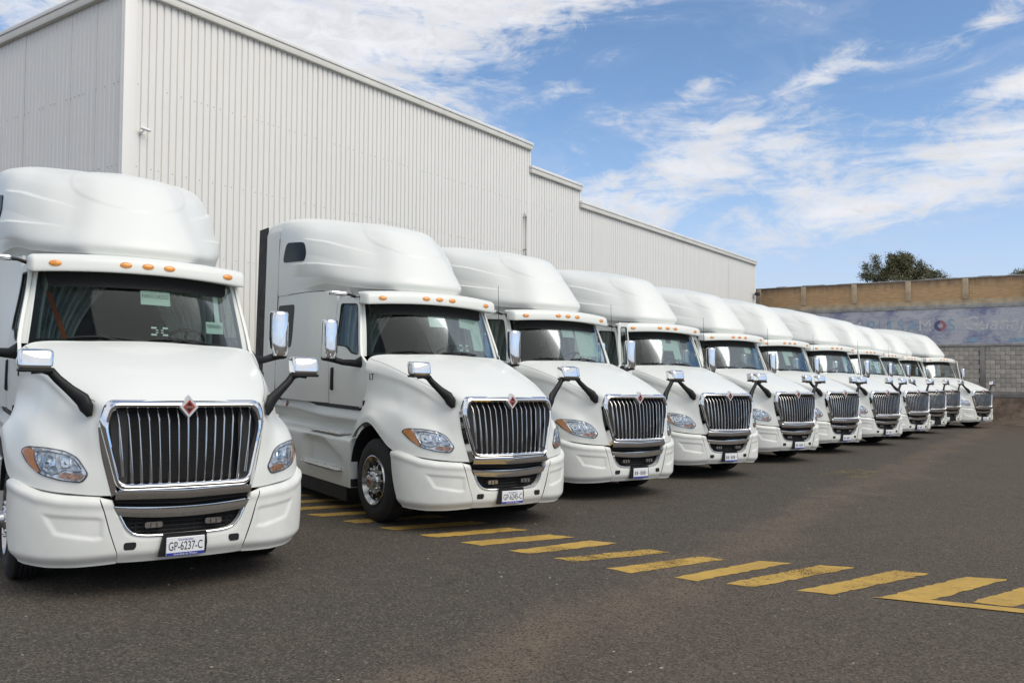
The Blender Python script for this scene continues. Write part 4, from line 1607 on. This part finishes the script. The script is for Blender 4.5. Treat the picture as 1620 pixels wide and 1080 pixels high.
        ml = obj('marker_light', MB().grid(np.array(rows), close=True), 'amber_lens', T)

    # ---------------- doors
    dwin = [(2.86, 2.775), (2.31, 2.745), (2.02, 2.06), (2.27, 2.085), (2.40, 2.15), (2.50, 2.178), (2.80, 2.195)]
    for s in (1, -1):
        outer_d = [(1.80, 1.47), (1.772, 1.9), (1.80, 2.03), (2.02, 2.055), (2.33, 2.825), (2.96, 2.855), (2.985, 2.4), (2.97, 1.35), (2.03, 1.345), (1.92, 1.38)]
        od = round_poly(outer_d, .03, 3)
        hd = round_poly(dwin, .05, 5)

        def fm(p, d, s=s):
            return (s * (x_side(p[0], p[1]) - d), p[0], p[1])
        # the frame ahead of the glass is slim: shape the outline to pass it
        od = round_poly([(1.80, 1.47), (1.772, 1.9), (1.80, 2.03), (1.955, 2.05), (2.265, 2.80), (2.33, 2.835), (2.96, 2.865), (2.985, 2.4), (2.97, 1.35), (2.03, 1.345), (1.92, 1.38)], .02, 3)
        m = ring_panel(od, hd, fm, 7, .03)
        hinge = Vector((s * 1.105, 1.775, 0))
        m.v = [tuple(Vector(v) - hinge) for v in m.v]
        do = obj('door', m.mesh('door', angle=40), 'white_paint', T)
        do.location = hinge
        g = patch(resample(hd, 60), lambda p: tuple(Vector((s * (x_side(p[0], p[1]) - .016), p[0], p[1])) - hinge), 4)
        obj('door_glass', g, 'door_glass', do)
        # rubber frame round the glass
        pts = [tuple(Vector((s * (x_side(p[0], p[1]) - .006), p[0], p[1])) - hinge) for p in resample(hd, 60)]
        pts.append(pts[0])
        obj('window_seal', MB().tube(pts, .012, 6, cap=False), 'black_plastic', do)
        hb_ = MB().box((s * 1.105 - .022, 2.815, 1.565), (s * 1.105 + .022, 2.90, 1.885), .021, 3)
        hb_.v = [(x, y, z) for x, y, z in hb_.v]
        hb_.v = [tuple(Vector(v) - hinge) for v in hb_.v]
        obj('door_handle', hb_, 'black_plastic', do)
    # look-down mirror over the door (on the left of the photo's view)
    lm = obj('look_down_mirror', MB().tube([(-1.02, 2.36, 2.845), (-1.10, 2.36, 2.868), (-1.17, 2.36, 2.872)], [.02, .016, .02], 8), 'black_plastic', T)
    pod = MB().box((-1.40, 2.30, 2.845), (-1.15, 2.44, 2.905), .026, 3)
    obj('mirror_shell', pod, 'chrome', lm)

    # ---------------- side mirrors
    for s in (1, -1):
        path = [(s * 1.085, 1.93, 1.965), (s * 1.16, 1.99, 1.945), (s * 1.30, 2.08, 1.955), (s * 1.40, 2.13, 1.985), (s * 1.48, 2.15, 1.99)]
        so = obj('side_mirror', MB().tube(path, [(.05, .085), (.034, .05), (.03, .04), (.032, .042), (.05, .03)], 10), 'black_plastic', T)
        # tall shell, D-shaped in plan, turned a little inwards
        rows = []
        for z, k in ((2.0, .90), (2.012, .97), (2.03, 1.0), (2.25, 1.0), (2.46, 1.0), (2.485, .96), (2.50, .86), (2.505, .55)):
            row = []
            for a in np.linspace(0, 2 * math.pi, 32, endpoint=False):
                cx_, cy_ = math.cos(a), math.sin(a)
                e = 0.85
                xx = .108 * k * (abs(cx_) ** e) * (1 if cx_ > 0 else -1)
                yy = (.095 if cy_ < 0 else .05) * k * (abs(cy_) ** e) * (1 if cy_ > 0 else -1)
                row.append((s * 1.465 + xx, 2.15 + yy + (z - 2.25) * .04, z))
            rows.append(row)
        m = MB().grid(np.array(rows), close=True)
        m.add(rows[-1], [tuple(range(32))])
        obj('mirror_shell', m.mesh('mirror_shell', angle=50), 'chrome', so)
        rows = []
        for z, k in ((1.965, .5), (1.975, .85), (1.995, .96), (2.004, .96)):
            row = []
            for a in np.linspace(0, 2 * math.pi, 32, endpoint=False):
                cx_, cy_ = math.cos(a), math.sin(a)
                xx = .108 * k * (abs(cx_) ** .85) * (1 if cx_ > 0 else -1)
                yy = (.095 if cy_ < 0 else .05) * k * (abs(cy_) ** .85) * (1 if cy_ > 0 else -1)
                row.append((s * 1.465 + xx, 2.15 + yy, z))
            rows.append(row)
        m = MB().grid(np.array(rows), close=True)
        m.add(rows[0], [tuple(range(32))])
        obj('mirror_tray', m, 'black_plastic', so)
        obj('mirror_glass', MB().box((s * 1.465 - .085, 2.199, 2.04), (s * 1.465 + .085, 2.206, 2.44), .002, 1), 'chrome', so)

    # ---------------- sleeper sides and extenders
    for s in (1, -1):
        m = MB()
        ys = np.concatenate([np.linspace(2.995, 3.9, 16), np.linspace(4.0, 4.90, 8)])
        zs = np.linspace(1.385, 2.975, 22)
        rows = [[(s * x_side(y, z), y, z) for y in ys] for z in zs]
        P_ = np.array(rows)
        m.grid(P_)
        for edge in (P_[:, 0], P_[:, -1], P_[0], P_[-1]):
            m.grid(np.array([edge, edge + np.array([-s * .03, 0, 0])]))
        sp_ = obj('sleeper_side', m.mesh('sleeper_side', angle=45), 'white_paint', T)
        # window
        wpo = resample(round_poly([(4.86, 2.83), (4.17, 2.82), (4.20, 2.35), (4.25, 2.17), (4.86, 2.17)], .06, 4), 56)
        m = patch(wpo, lambda p: (s * (x_side(*p) + .004), p[0], p[1]), 3)
        e = [(s * (x_side(*p) + .004), p[0], p[1]) for p in wpo]
        e2 = [(s * (x_side(*p) - .01), p[0], p[1]) for p in wpo]
        m.grid(np.array([e, e2]), close=True)
        obj('sleeper_window', m, 'smoke_glass', sp_)
        # rear extender panel, white, then the black rubber flap
        m = MB()
        ys = np.linspace(0, 1, 5)
        zs = np.linspace(1.45, 4.02, 24)
        P_ = np.array([[(s * 1.194, (4.915 - (z - 2.9) * .0) + t * .60, z) for t in ys] for z in zs])
        m.grid(P_)
        for edge in (P_[:, 0], P_[:, -1]):
            m.grid(np.array([edge, edge + np.array([-s * .03, 0, 0])]))
        obj('side_extender', m, 'white_paint', T)
        m = MB().box((s * 1.18 - .012, 5.52, 1.35), (s * 1.18 + .012, 5.93, 4.16), .006, 1)
        obj('rubber_flap', m, 'rubber', T)
        m = MB()
        m.tube([(s * (x_side(y, 2.98) + .0005), y, 2.980) for y in np.linspace(3.3, 4.905, 12)], .005, 5)
        obj('panel_seam', m, 'black_matte', T)
        m = MB().tube([(s * 1.1955, 4.9075, 1.46), (s * 1.1965, 4.9075, 3.9)], .005, 5)
        obj('panel_seam', m, 'black_matte', T)
        # sill below door and sleeper, swept out into the chassis fairing
        ys = np.linspace(1.96, 5.2, 40)
        rows = []
        sec = [(1.070, 1.335), (1.085, 1.27), (1.10, 1.20), (1.06, 1.16), (1.015, 1.10), (1.005, 1.02), (1.045, .985), (1.15, .972), (1.203, .945), (1.214, .88), (1.216, .70), (1.214, .52), (1.208, .40), (1.20, .335)]
        sec = crom(np.array(sec), 4, 0)
        for y in ys:
            row = []
            for x, z in sec:
                xx = x + .02 * sm(y, 2.6, 3.8) * (1 if z > 1.1 else 0)
                zz_ = z + (.06 * sm(y, 2.9, 4.4) if z > 1.15 else 0)
                # scooped recess over the lower step
                inz = sm(z, .50, .56) * (1 - sm(z, .60 + .22 * sm(y, 2.2, 3.0), .72 + .22 * sm(y, 2.2, 3.0)))
                iny = sm(y, 2.12, 2.4) * (1 - sm(y, 3.45, 3.6))
                xx -= .10 * inz * iny
                row.append((s * xx, y, zz_))
            rows.append(row)
        P_ = np.array(rows)
        m = MB().grid(P_)
        for edge in (P_[0], P_[-1]):
            m.grid(np.array([edge, edge + np.array([-s * .12, 0, 0])]))
        sk = obj('chassis_fairing', m.mesh('chassis_fairing', angle=45), 'white_paint', T)
        # treads
        def tread(x0, x1, y0, y1, z, name):
            m = MB().box((s * x0 if s > 0 else -x1, y0, z - .022), (s * x1 if s > 0 else -x0, y1, z), .006, 1)
            for k in range(int((y1 - y0) / .05)):
                for q in range(2):
                    yy = y0 + .03 + k * .05
                    xx = x0 + (x1 - x0) * (.3 + .4 * q)
                    m.lathe([(0, .016), (.006, .014), (.004, .008)], (s * xx, yy, z), 8, 'Z')
            obj(name, m, 'brushed_metal', sk)
        tread(1.015, 1.20, 2.32, 3.40, 1.008, 'step_tread')
        tread(1.09, 1.29, 2.16, 3.50, .55, 'step_tread')
        obj('ground_flap', MB().box((s * 1.17 - .01, 2.1, .14), (s * 1.17 + .01, 5.1, .35), .004, 1), 'rubber', T)
        obj('side_marker', MB().lathe([(0, .045), (s * .008, .043), (s * .016, .03), (s * .018, .001)], (s * 1.115, 4.55, 1.30), 20, 'X'), 'red_lens', T)

    # ---------------- roof fairing
    LV = np.array([
        [(0, 2.06, 2.965), (.45, 2.17, 2.97), (.70, 2.48, 2.985), (.915, 2.88, 3.03), (1.06, 3.32, 3.09), (1.17, 3.85, 3.04), (1.196, 4.45, 2.985), (1.196, 4.90, 2.985)],
        [(0, 2.04, 3.07), (.465, 2.15, 3.08), (.715, 2.47, 3.10), (.94, 2.89, 3.15), (1.095, 3.33, 3.22), (1.185, 3.85, 3.22), (1.20, 4.45, 3.18), (1.20, 4.90, 3.18)],
        [(0, 2.17, 3.27), (.445, 2.28, 3.28), (.675, 2.58, 3.31), (.905, 2.96, 3.36), (1.08, 3.40, 3.43), (1.18, 3.90, 3.46), (1.20, 4.48, 3.45), (1.20, 4.90, 3.45)],
        [(0, 2.35, 3.49), (.42, 2.45, 3.50), (.645, 2.74, 3.525), (.875, 3.07, 3.585), (1.035, 3.50, 3.65), (1.145, 4.0, 3.73), (1.19, 4.52, 3.75), (1.196, 4.90, 3.75)],
        [(0, 2.60, 3.735), (.385, 2.69, 3.745), (.615, 2.95, 3.77), (.805, 3.24, 3.83), (.945, 3.66, 3.91), (1.055, 4.13, 4.02), (1.145, 4.58, 4.06), (1.175, 4.90, 4.07)],
        [(0, 2.90, 3.925), (.35, 2.98, 3.93), (.56, 3.22, 3.95), (.69, 3.54, 4.00), (.79, 3.92, 4.08), (.89, 4.32, 4.17), (1.0, 4.66, 4.205), (1.06, 4.90, 4.215)],
        [(0, 3.45, 4.06), (.20, 3.52, 4.06), (.32, 3.68, 4.08), (.41, 3.92, 4.125), (.48, 4.2, 4.185), (.54, 4.48, 4.235), (.58, 4.72, 4.26), (.60, 4.90, 4.27)],
        [(0, 4.05, 4.185), (0, 4.10, 4.19), (0, 4.2, 4.205), (0, 4.34, 4.225), (0, 4.5, 4.245), (0, 4.66, 4.265), (0, 4.8, 4.28), (0, 4.90, 4.285)],
    ])
    for lv_, dx_ in ((2, .025), (3, .045), (4, .05), (5, .035)):
        LV[lv_, 1:4, 0] -= dx_
        LV[lv_, 4, 0] -= dx_ * .5
    P_ = crom(crom(LV, 28, 0), 20, 1, True)
    # pressed shoulder line and two swept ridges on the flank, oval panel on the brow
    RD = (([2.3, 2.9, 3.5, 4.1], [3.36, 3.56, 3.72, 3.82], 2.55, 4.12, .036, .013, .22),
          ([2.2, 2.8, 3.5, 4.35], [3.20, 3.30, 3.39, 3.44], 2.45, 4.40, .036, .013, .20))
    P2 = P_.copy()
    for i in range(P_.shape[0]):
        for j in range(P_.shape[1]):
            x, y, z = P_[i, j]
            if x > .55:
                d = 0.0
                for ry, rz, lo, hi, amp, wu, wd in RD:
                    q = z - np.interp(y, ry, rz)
                    w = sm(y, lo, lo + 1.0) * (1 - sm(y, hi - .45, hi))
                    d += amp * w * (max(0.0, 1 - q / wu) if q > 0 else max(0.0, 1 + q / wd))
                P2[i, j, 0] += d
            if y < 3.9:
                e = math.sqrt((x / .60) ** 2 + ((z - 3.80) / .34) ** 2)
                g = sm(e, .93, 1.02) if True else 0
                P2[i, j, 1] -= .009 * (1 - g) * .6
                P2[i, j, 2] += .009 * (1 - g)
    m = MB().grid(P2)
    mm = m.mirrored()
    m.add(mm.v, mm.f)
    fairing = obj('roof_fairing', m.mesh('roof_fairing', angle=60), 'white_paint', T)
    FB = bvh_of(m)
    # underside of the overhang and recess above the doors
    m = MB()
    lo = P2[0]
    for s in (1, -1):
        rows = []
        for t in np.linspace(0, 1, 6):
            row = []
            for p in lo:
                yy = p[1]
                xin = min(p[0], x_side(max(yy, 2.3), 2.87)) - .035 * (1 - sm(yy, 3.3, 3.9)) if p[0] > .5 else p[0]
                tgt = np.array([xin * 1.0, max(yy + (.10 if p[0] < .9 else 0.0), 2.2), 2.855 + .12 * sm(yy, 3.0, 3.95)])
                q = p * (1 - t) + tgt * t
                dent = -.05 * math.sin(math.pi * t) * (1 - sm(yy, 3.3, 3.95))
                q = q + np.array([dent if p[0] > .6 else 0, -dent * .5, 0])
                row.append((s * q[0], q[1], q[2]))
            rows.append(row)
        m.grid(np.array(rows))
    obj('cab_roof', m.mesh('cab_roof', angle=50), 'white_paint', T)
    # rear roof cap between the extenders
    zs = [(0, 4.285), (.6, 4.27), (1.06, 4.215), (1.175, 4.07), (1.196, 3.95)]
    zc = crom(np.array(zs), 6, 0)
    m = MB()
    for s in (1, -1):
        m.grid(np.array([[(s * x, y, z + .02 * (y - 4.9)) for x, z in zc] for y in np.linspace(4.915, 5.5, 4)]))
    obj('roof_cap', m, 'white_paint', T)
    # portholes
    for s in (1, -1):
        po = resample(round_poly([(4.58, 3.80), (3.98, 3.755), (3.86, 3.60), (3.86, 3.455), (4.70, 3.50)], .09, 5), 56)

        def fmp(p, o=.012):
            h = FB.ray_cast(Vector((s * 3, p[0], p[1])), Vector((-s, 0, 0)))
            x = h[0].x if h[0] is not None else s * 1.2
            return (x + s * o, p[0], p[1])
        m = patch(po, fmp, 5)
        m.grid(np.array([[fmp(p) for p in po], [fmp(p, -.02) for p in po]]), close=True)
        obj('porthole_window', m, 'smoke_glass', fairing)

    # ---------------- interior
    m = MB().box((-1.0, 3.95, 1.4), (1.0, 4.0, 3.2))
    m.box((-1.02, 1.95, 1.40), (1.02, 4.0, 1.45))
    obj('cab_interior', m.mesh('cab_interior', smooth=False), 'dash_grey', T)
    obj('headliner', MB().box((-.97, 2.12, 2.83), (.97, 4.0, 2.86)).mesh('headliner', smooth=False), 'roof_liner', T)
    m = MB()
    prof_ = [(1.86, 2.03), (1.95, 2.075), (2.10, 2.08), (2.25, 2.05), (2.32, 1.96), (2.30, 1.7), (2.2, 1.5)]
    prof_ = crom(np.array(prof_), 4, 0)
    m.grid(np.array([[(x, y + .10 * abs(x) ** 2, z) for y, z in prof_] for x in np.linspace(-.97, .97, 21)]))
    obj('dashboard', m, 'dash_grey', T)
    m = MB()
    c = Vector((.50, 2.40, 2.115))
    ax = Vector((0, .62, .78)).normalized()
    a = Vector((1, 0, 0))
    b = ax.cross(a)
    ring = [c + a * .21 * math.cos(t) + b * .21 * math.sin(t) for t in np.linspace(0, 6.2832, 33)]
    m.tube(ring, .017, 8, cap=False)
    for t in (0.2, 2.94, 4.71):
        m.tube([c - ax * .02, c + a * .21 * math.cos(t) + b * .21 * math.sin(t)], .018, 6)
    m.tube([c - ax * .06, c - ax * .5], .03, 8)
    obj('steering_wheel', m, 'black_plastic', T)
    for s in (1, -1):
        m = MB()
        m.box((s * .55 - .24, 2.5, 1.74), (s * .55 + .24, 3.06, 1.88), .05, 3)
        m.box((s * .55 - .23, 2.98, 1.86), (s * .55 + .23, 3.10, 2.36), .05, 3)
        obj('seat', m, 'seat_grey', T)
    # pleated sleeper curtains
    for (xo, xi, ph, y0) in ((-.92, -.12, 0, 2.86), (.92, .05, 2.0, 2.84)):
        rows = []
        for z in np.linspace(1.95, 2.82, 8):
            t = (z - 1.95) / .87
            xe = xo + (xi - xo) * (.45 + .55 * t ** 1.7)
            rows.append([(x, y0 + (.05 * math.sin(i_ * .62 + ph) + .03 * math.sin(i_ * .27 + ph * 2)), z) for i_, x in enumerate(np.linspace(xo, xe, 90))])
        obj('curtain', MB().grid(np.array(rows)), 'curtain', T)
    # ---------------- chassis and wheels
    m = MB()
    for s in (1, -1):
        m.box((s * .43 - .04, .5, .62), (s * .43 + .04, 7.1, .88), .008, 1)
    for y in (2.4, 3.6, 4.8, 5.9, 6.9):
        m.box((-.4, y - .05, .66), (.4, y + .05, .84))
    m.box((-.95, 1.28, .42), (.95, 1.42, .54), .02, 1)
    m.box((-.35, .75, .45), (.35, 1.9, 1.45), .05, 1)
    for y in (5.65, 6.95):
        m.tube([(-.9, y, .51), (.9, y, .51)], .1, 10)
    for s in (1, -1):
        m.tube([(s * .74, 3.0, .62), (s * .74, 4.9, .62)], .27, 18)
    obj('chassis', m, 'steel_dark', T)
    # back wall of the sleeper
    m = MB()
    m.box((-1.15, 4.86, 1.35), (1.15, 4.90, 3.95), .01, 1)
    m.box((-1.09, 1.99, 1.33), (1.09, 4.88, 1.38))
    obj('cab_back', m, 'black_plastic', T)
    for s in (1, -1):
        make_wheel(T, s, s * 1.175, 1.335, .508)
    for y in (5.65, 6.95):
        for s in (1, -1):
            make_wheel(T, s, s * 1.21, y, .508, 'brushed_metal', False)
            m = MB().lathe([(0, .30), (0, .46), (-s * .04, .508), (-s * .25, .508), (-s * .28, .46), (-s * .28, .30)], (s * .89, y, .508), 36, 'X')
            obj('inner_tyre', m, 'rubber', T)
    obj('fifth_wheel', MB().box((-.45, 5.7, .98), (.45, 6.7, 1.05), .03, 2).box((-.3, 5.9, .86), (.3, 6.5, .98)), 'steel_dark', T)
    return T


def add_plate(T, code):
    m = MB().box((-.150, -.006, .336), (.150, .006, .486), .004, 1)
    p = obj('licence_plate', m, 'plate_white', T)
    o = MB().box((-.1485, -.0078, .3375), (.1485, -.0055, .362))
    obj('plate_band', o.mesh('plate_band', smooth=False), 'plate_blue', p)
    def ink(s, size, x, z, mat, sx=1.0):
        me = text_mesh(s, size)
        me.transform(Matrix(((sx, 0, 0, x), (0, 0, 1, -.0088), (0, 1, 0, z), (0, 0, 0, 1))))
        obj('plate_ink', me, mat, p)
    if code:
        ink(code, .098, 0, .411, 'plate_ink', .60)
        ink('Guanajuato', .026, 0.0, .466, 'plate_blue')
        ink('Grandeza de México', .022, 0, .349, 'plate_white')
    else:
        # strokes too small to read from the yard
        m = MB()
        for k in range(7):
            x = -.115 + k * .038
            if k in (2, 6):
                m.box((x - .008, -.0085, .408), (x + .008, -.0062, .415))
            else:
                m.box((x - .011, -.0085, .384), (x - .004, -.0062, .440))
                m.box((x + .004, -.0085, .384), (x + .011, -.0062, .440))
        obj('plate_ink', m.mesh('plate_ink', smooth=False), 'plate_ink', p)
    return p


def ws_pt(x, z, off=-.004):
    """point on the windshield skin for a local x and height"""
    v = (z - 2.078) / (2.80 - 2.078)
    u = x / (1.008 + (.925 - 1.008) * v)
    yb = 1.775 + .195 * abs(u) ** 2.4
    yt = 2.075 + .18 * abs(u) ** 2.4
    return (x, yb + (yt - yb) * v - .02 * math.sin(math.pi * v) + .016, z)


def add_windshield_sheet(T, x, z, w, h, text=None, mat='paper_curtain_green', tilt=0.0):
    m = MB()
    c, s = math.cos(tilt), math.sin(tilt)
    q = []
    for b in (-.5, .5):
        q.append([ws_pt(x + a * w * c - b * h * s, z + a * w * s + b * h * c) for a in np.linspace(-.5, .5, 5)])
    m.grid(np.array(q))
    o = obj('notice_or_curtain_patch', m, mat, T)
    if text:
        me = text_mesh(text, h * .42)
        wmax = max(abs(v.co.x) for v in me.vertices)
        k_ = min(1.0, w * .46 / wmax)
        for v in me.vertices:
            p = ws_pt(x + v.co.x * k_, z + h * .12 + v.co.y)
            v.co = (p[0], p[1] - .006, p[2])
        obj('notice_text', me, 'paper_ink', o)
    return o


def add_dash_mark(T, x, z):  # pale strokes painted as a reflection of the steering wheel emblem
    m = MB()
    for (a, b) in ((-.055, .035), (.055, .035), (-.055, -.035), (.055, -.035)):
        m.grid(np.array([[ws_pt(x + a - .026, z + b - .009), ws_pt(x + a + .026, z + b - .009)], [ws_pt(x + a - .026, z + b + .009), ws_pt(x + a + .026, z + b + .009)]]))
    for (a, b) in ((-.025, .012), (.025, .012), (-.025, -.012), (.025, -.012)):
        m.grid(np.array([[ws_pt(x + a - .012, z + b - .005), ws_pt(x + a + .012, z + b - .005)], [ws_pt(x + a - .012, z + b + .005), ws_pt(x + a + .012, z + b + .005)]]))
    obj('emblem_reflection', m, 'paper_reflection_white', T)

# ------------------------------------------------------------------ the row of trucks
TR = [  # x, y, yaw
    (-2.62, 6.941, 34.82), (.053, 10.054, 34.96), (1.997, 12.804, 34.7), (4.099, 15.63, 29.82), (6.461, 18.845, 30.76), (8.589, 21.549, 31.55),
    (10.927, 24.36, 29.56), (13.277, 27.379, 30.78), (15.548, 30.668, 33.0), (17.845, 34.012, 31.15), (19.75, 35.15, 29.05)]
LABELS = [
    'nearest white semi truck at the left, plate GP-6237-C, windshield notice NN124232',
    'second nearest white semi truck, front wheel fully visible, plate GP-6245-C',
    'third white semi truck from the left, the nearest one with a door swung open',
    'fourth white semi truck from the left, overlapped by the open door of the third',
    'fifth white semi truck from the left, right front corner clear of the fourth',
    'sixth white semi truck from the left, in the middle of the row',
    'seventh white semi truck from the left, its far side door ajar',
    'eighth white semi truck from the left, last of the row before the two without plates',
    'ninth white semi truck from the left, nearer of the two without a plate',
    'tenth white semi truck from the left, farther of the two without a plate',
    'farthest white semi truck at the end of the row, standing before the block wall']
CODES = ['GP-6237-C', 'GP-6245-C', '', '', '', '', '', '', None, None, '']


def kids(o):
    return [c for c in bpy.data.objects if c.parent == o]


def copy_tree(o, table, parent=None):
    c = o.copy()
    COL.objects.link(c)
    c.parent = parent
    for ch in table.get(o.name, []):
        copy_tree(ch, table, c)
    return c


proto = build_truck()
table = {}
for o in bpy.data.objects:
    if o.parent is not None:
        table.setdefault(o.parent.name, []).append(o)
trucks = [proto] + [copy_tree(proto, table) for _ in range(10)]
for i, T in enumerate(trucks):
    x, y, yaw = TR[i]
    T.matrix_world = Matrix.Translation((x, y, 0)) @ Matrix.Rotation(R(yaw), 4, 'Z')
    tag(T, LABELS[i], 'truck', 'white semi trucks parked in a row')
byp = {}
for o in bpy.data.objects:
    if o.parent is not None:
        byp.setdefault(o.parent.name, []).append(o)
for T, ang in ((trucks[2], 54), (trucks[6], 50), (trucks[10], 50)):
    for c in byp[T.name]:
        if c.name.split('.')[0] == 'door' and c.location.x > 0:
            c.rotation_euler.z = -R(ang)
            c['label'] = 'truck door swung open on the steering wheel side'
        if c.name.split('.')[0] == 'side_mirror' and c.data.vertices[0].co.x > 0:
            c.location = (.10, -.15, 0)
# plates, notices, aerials
aer = MB().tube([(1.0, 1.86, 2.07), (1.0, 1.87, 2.6), (.99, 1.89, 3.12)], [.006, .0045, .003], 6).mesh('aerial')
aer.materials.append(MATS['black_plastic'])
abase = MB().lathe([(0, .022), (.03, .018), (.05, .008)], (1.0, 1.86, 2.04), 10, 'Z').mesh('aerial_base')
abase.materials.append(MATS['black_plastic'])
plate0 = None
for i, T in enumerate(trucks):
    if CODES[i] is not None:
        if CODES[i] or plate0 is None:
            p = add_plate(T, CODES[i])
            if not CODES[i]:
                plate0 = p
        else:
            c = plate0.copy()
            COL.objects.link(c)
            c.parent = T
            for ch in kids(plate0):
                d = ch.copy()
                COL.objects.link(d)
                d.parent = c
    if 0 < i < 10:
        a = obj('aerial', aer, None, T)
        obj('aerial_base', abase, None, a)
obj('seat_belt', MB().grid(np.array([[(-.84, 2.45, 2.58), (-.72, 2.52, 2.28), (-.64, 2.6, 2.08)], [(-.79, 2.45, 2.58), (-.67, 2.52, 2.28), (-.59, 2.6, 2.08)]])), 'orange_strap', trucks[0])
# paper notices in the windshields, plus pale sheets for curtain behind the glass
add_windshield_sheet(trucks[0], .105, 2.545, .285, .145, 'NN124232', tilt=-.02)
add_windshield_sheet(trucks[0], .70, 2.27, .19, .125, 'TERMINADO')
add_windshield_sheet(trucks[0], .735, 2.48, .055, .30, None, 'paper_curtain_green')  # not a notice: stands in for a pale curtain strip by the pillar
add_dash_mark(trucks[0], .13, 2.205)
add_windshield_sheet(trucks[1], .035, 2.55, .26, .15, 'NN124240' if False else None, 'paper_reflection_white')
add_windshield_sheet(trucks[1], .53, 2.56, .24, .17, None, 'paper_curtain_green', -.12)
add_windshield_sheet(trucks[1], .70, 2.40, .20, .46, None, 'paper_curtain_green')
add_dash_mark(trucks[1], .42, 2.20)
add_windshield_sheet(trucks[2], .10, 2.57, .25, .15, None, 'paper_curtain_green')
add_windshield_sheet(trucks[2], .52, 2.42, .50, .48, None, 'paper_curtain_green')  # not a notice: pale sheet painted in for the sunlit curtain
add_dash_mark(trucks[2], .45, 2.19)
add_windshield_sheet(trucks[3], -.05, 2.58, .22, .13, None, 'paper_curtain_green')
add_windshield_sheet(trucks[3], .08, 2.47, .28, .16, None, 'paper_curtain_green')
add_windshield_sheet(trucks[3], .30, 2.44, .20, .42, None, 'paper_curtain_green')
add_dash_mark(trucks[3], .30, 2.19)
add_windshield_sheet(trucks[4], .42, 2.55, .24, .15, None, 'paper_curtain_green')
add_windshield_sheet(trucks[5], -.05, 2.45, .18, .42, None, 'paper_curtain_green')
add_windshield_sheet(trucks[5], .15, 2.56, .24, .14, None, 'paper_curtain_green')
add_windshield_sheet(trucks[6], .55, 2.50, .16, .35, None, 'paper_curtain_green')
add_windshield_sheet(trucks[7], .05, 2.50, .30, .18, None, 'paper_curtain_green')
add_windshield_sheet(trucks[8], .10, 2.55, .18, .25, None, 'paper_curtain_green')
add_windshield_sheet(trucks[9], -.10, 2.52, .30, .16, None, 'paper_curtain_green')
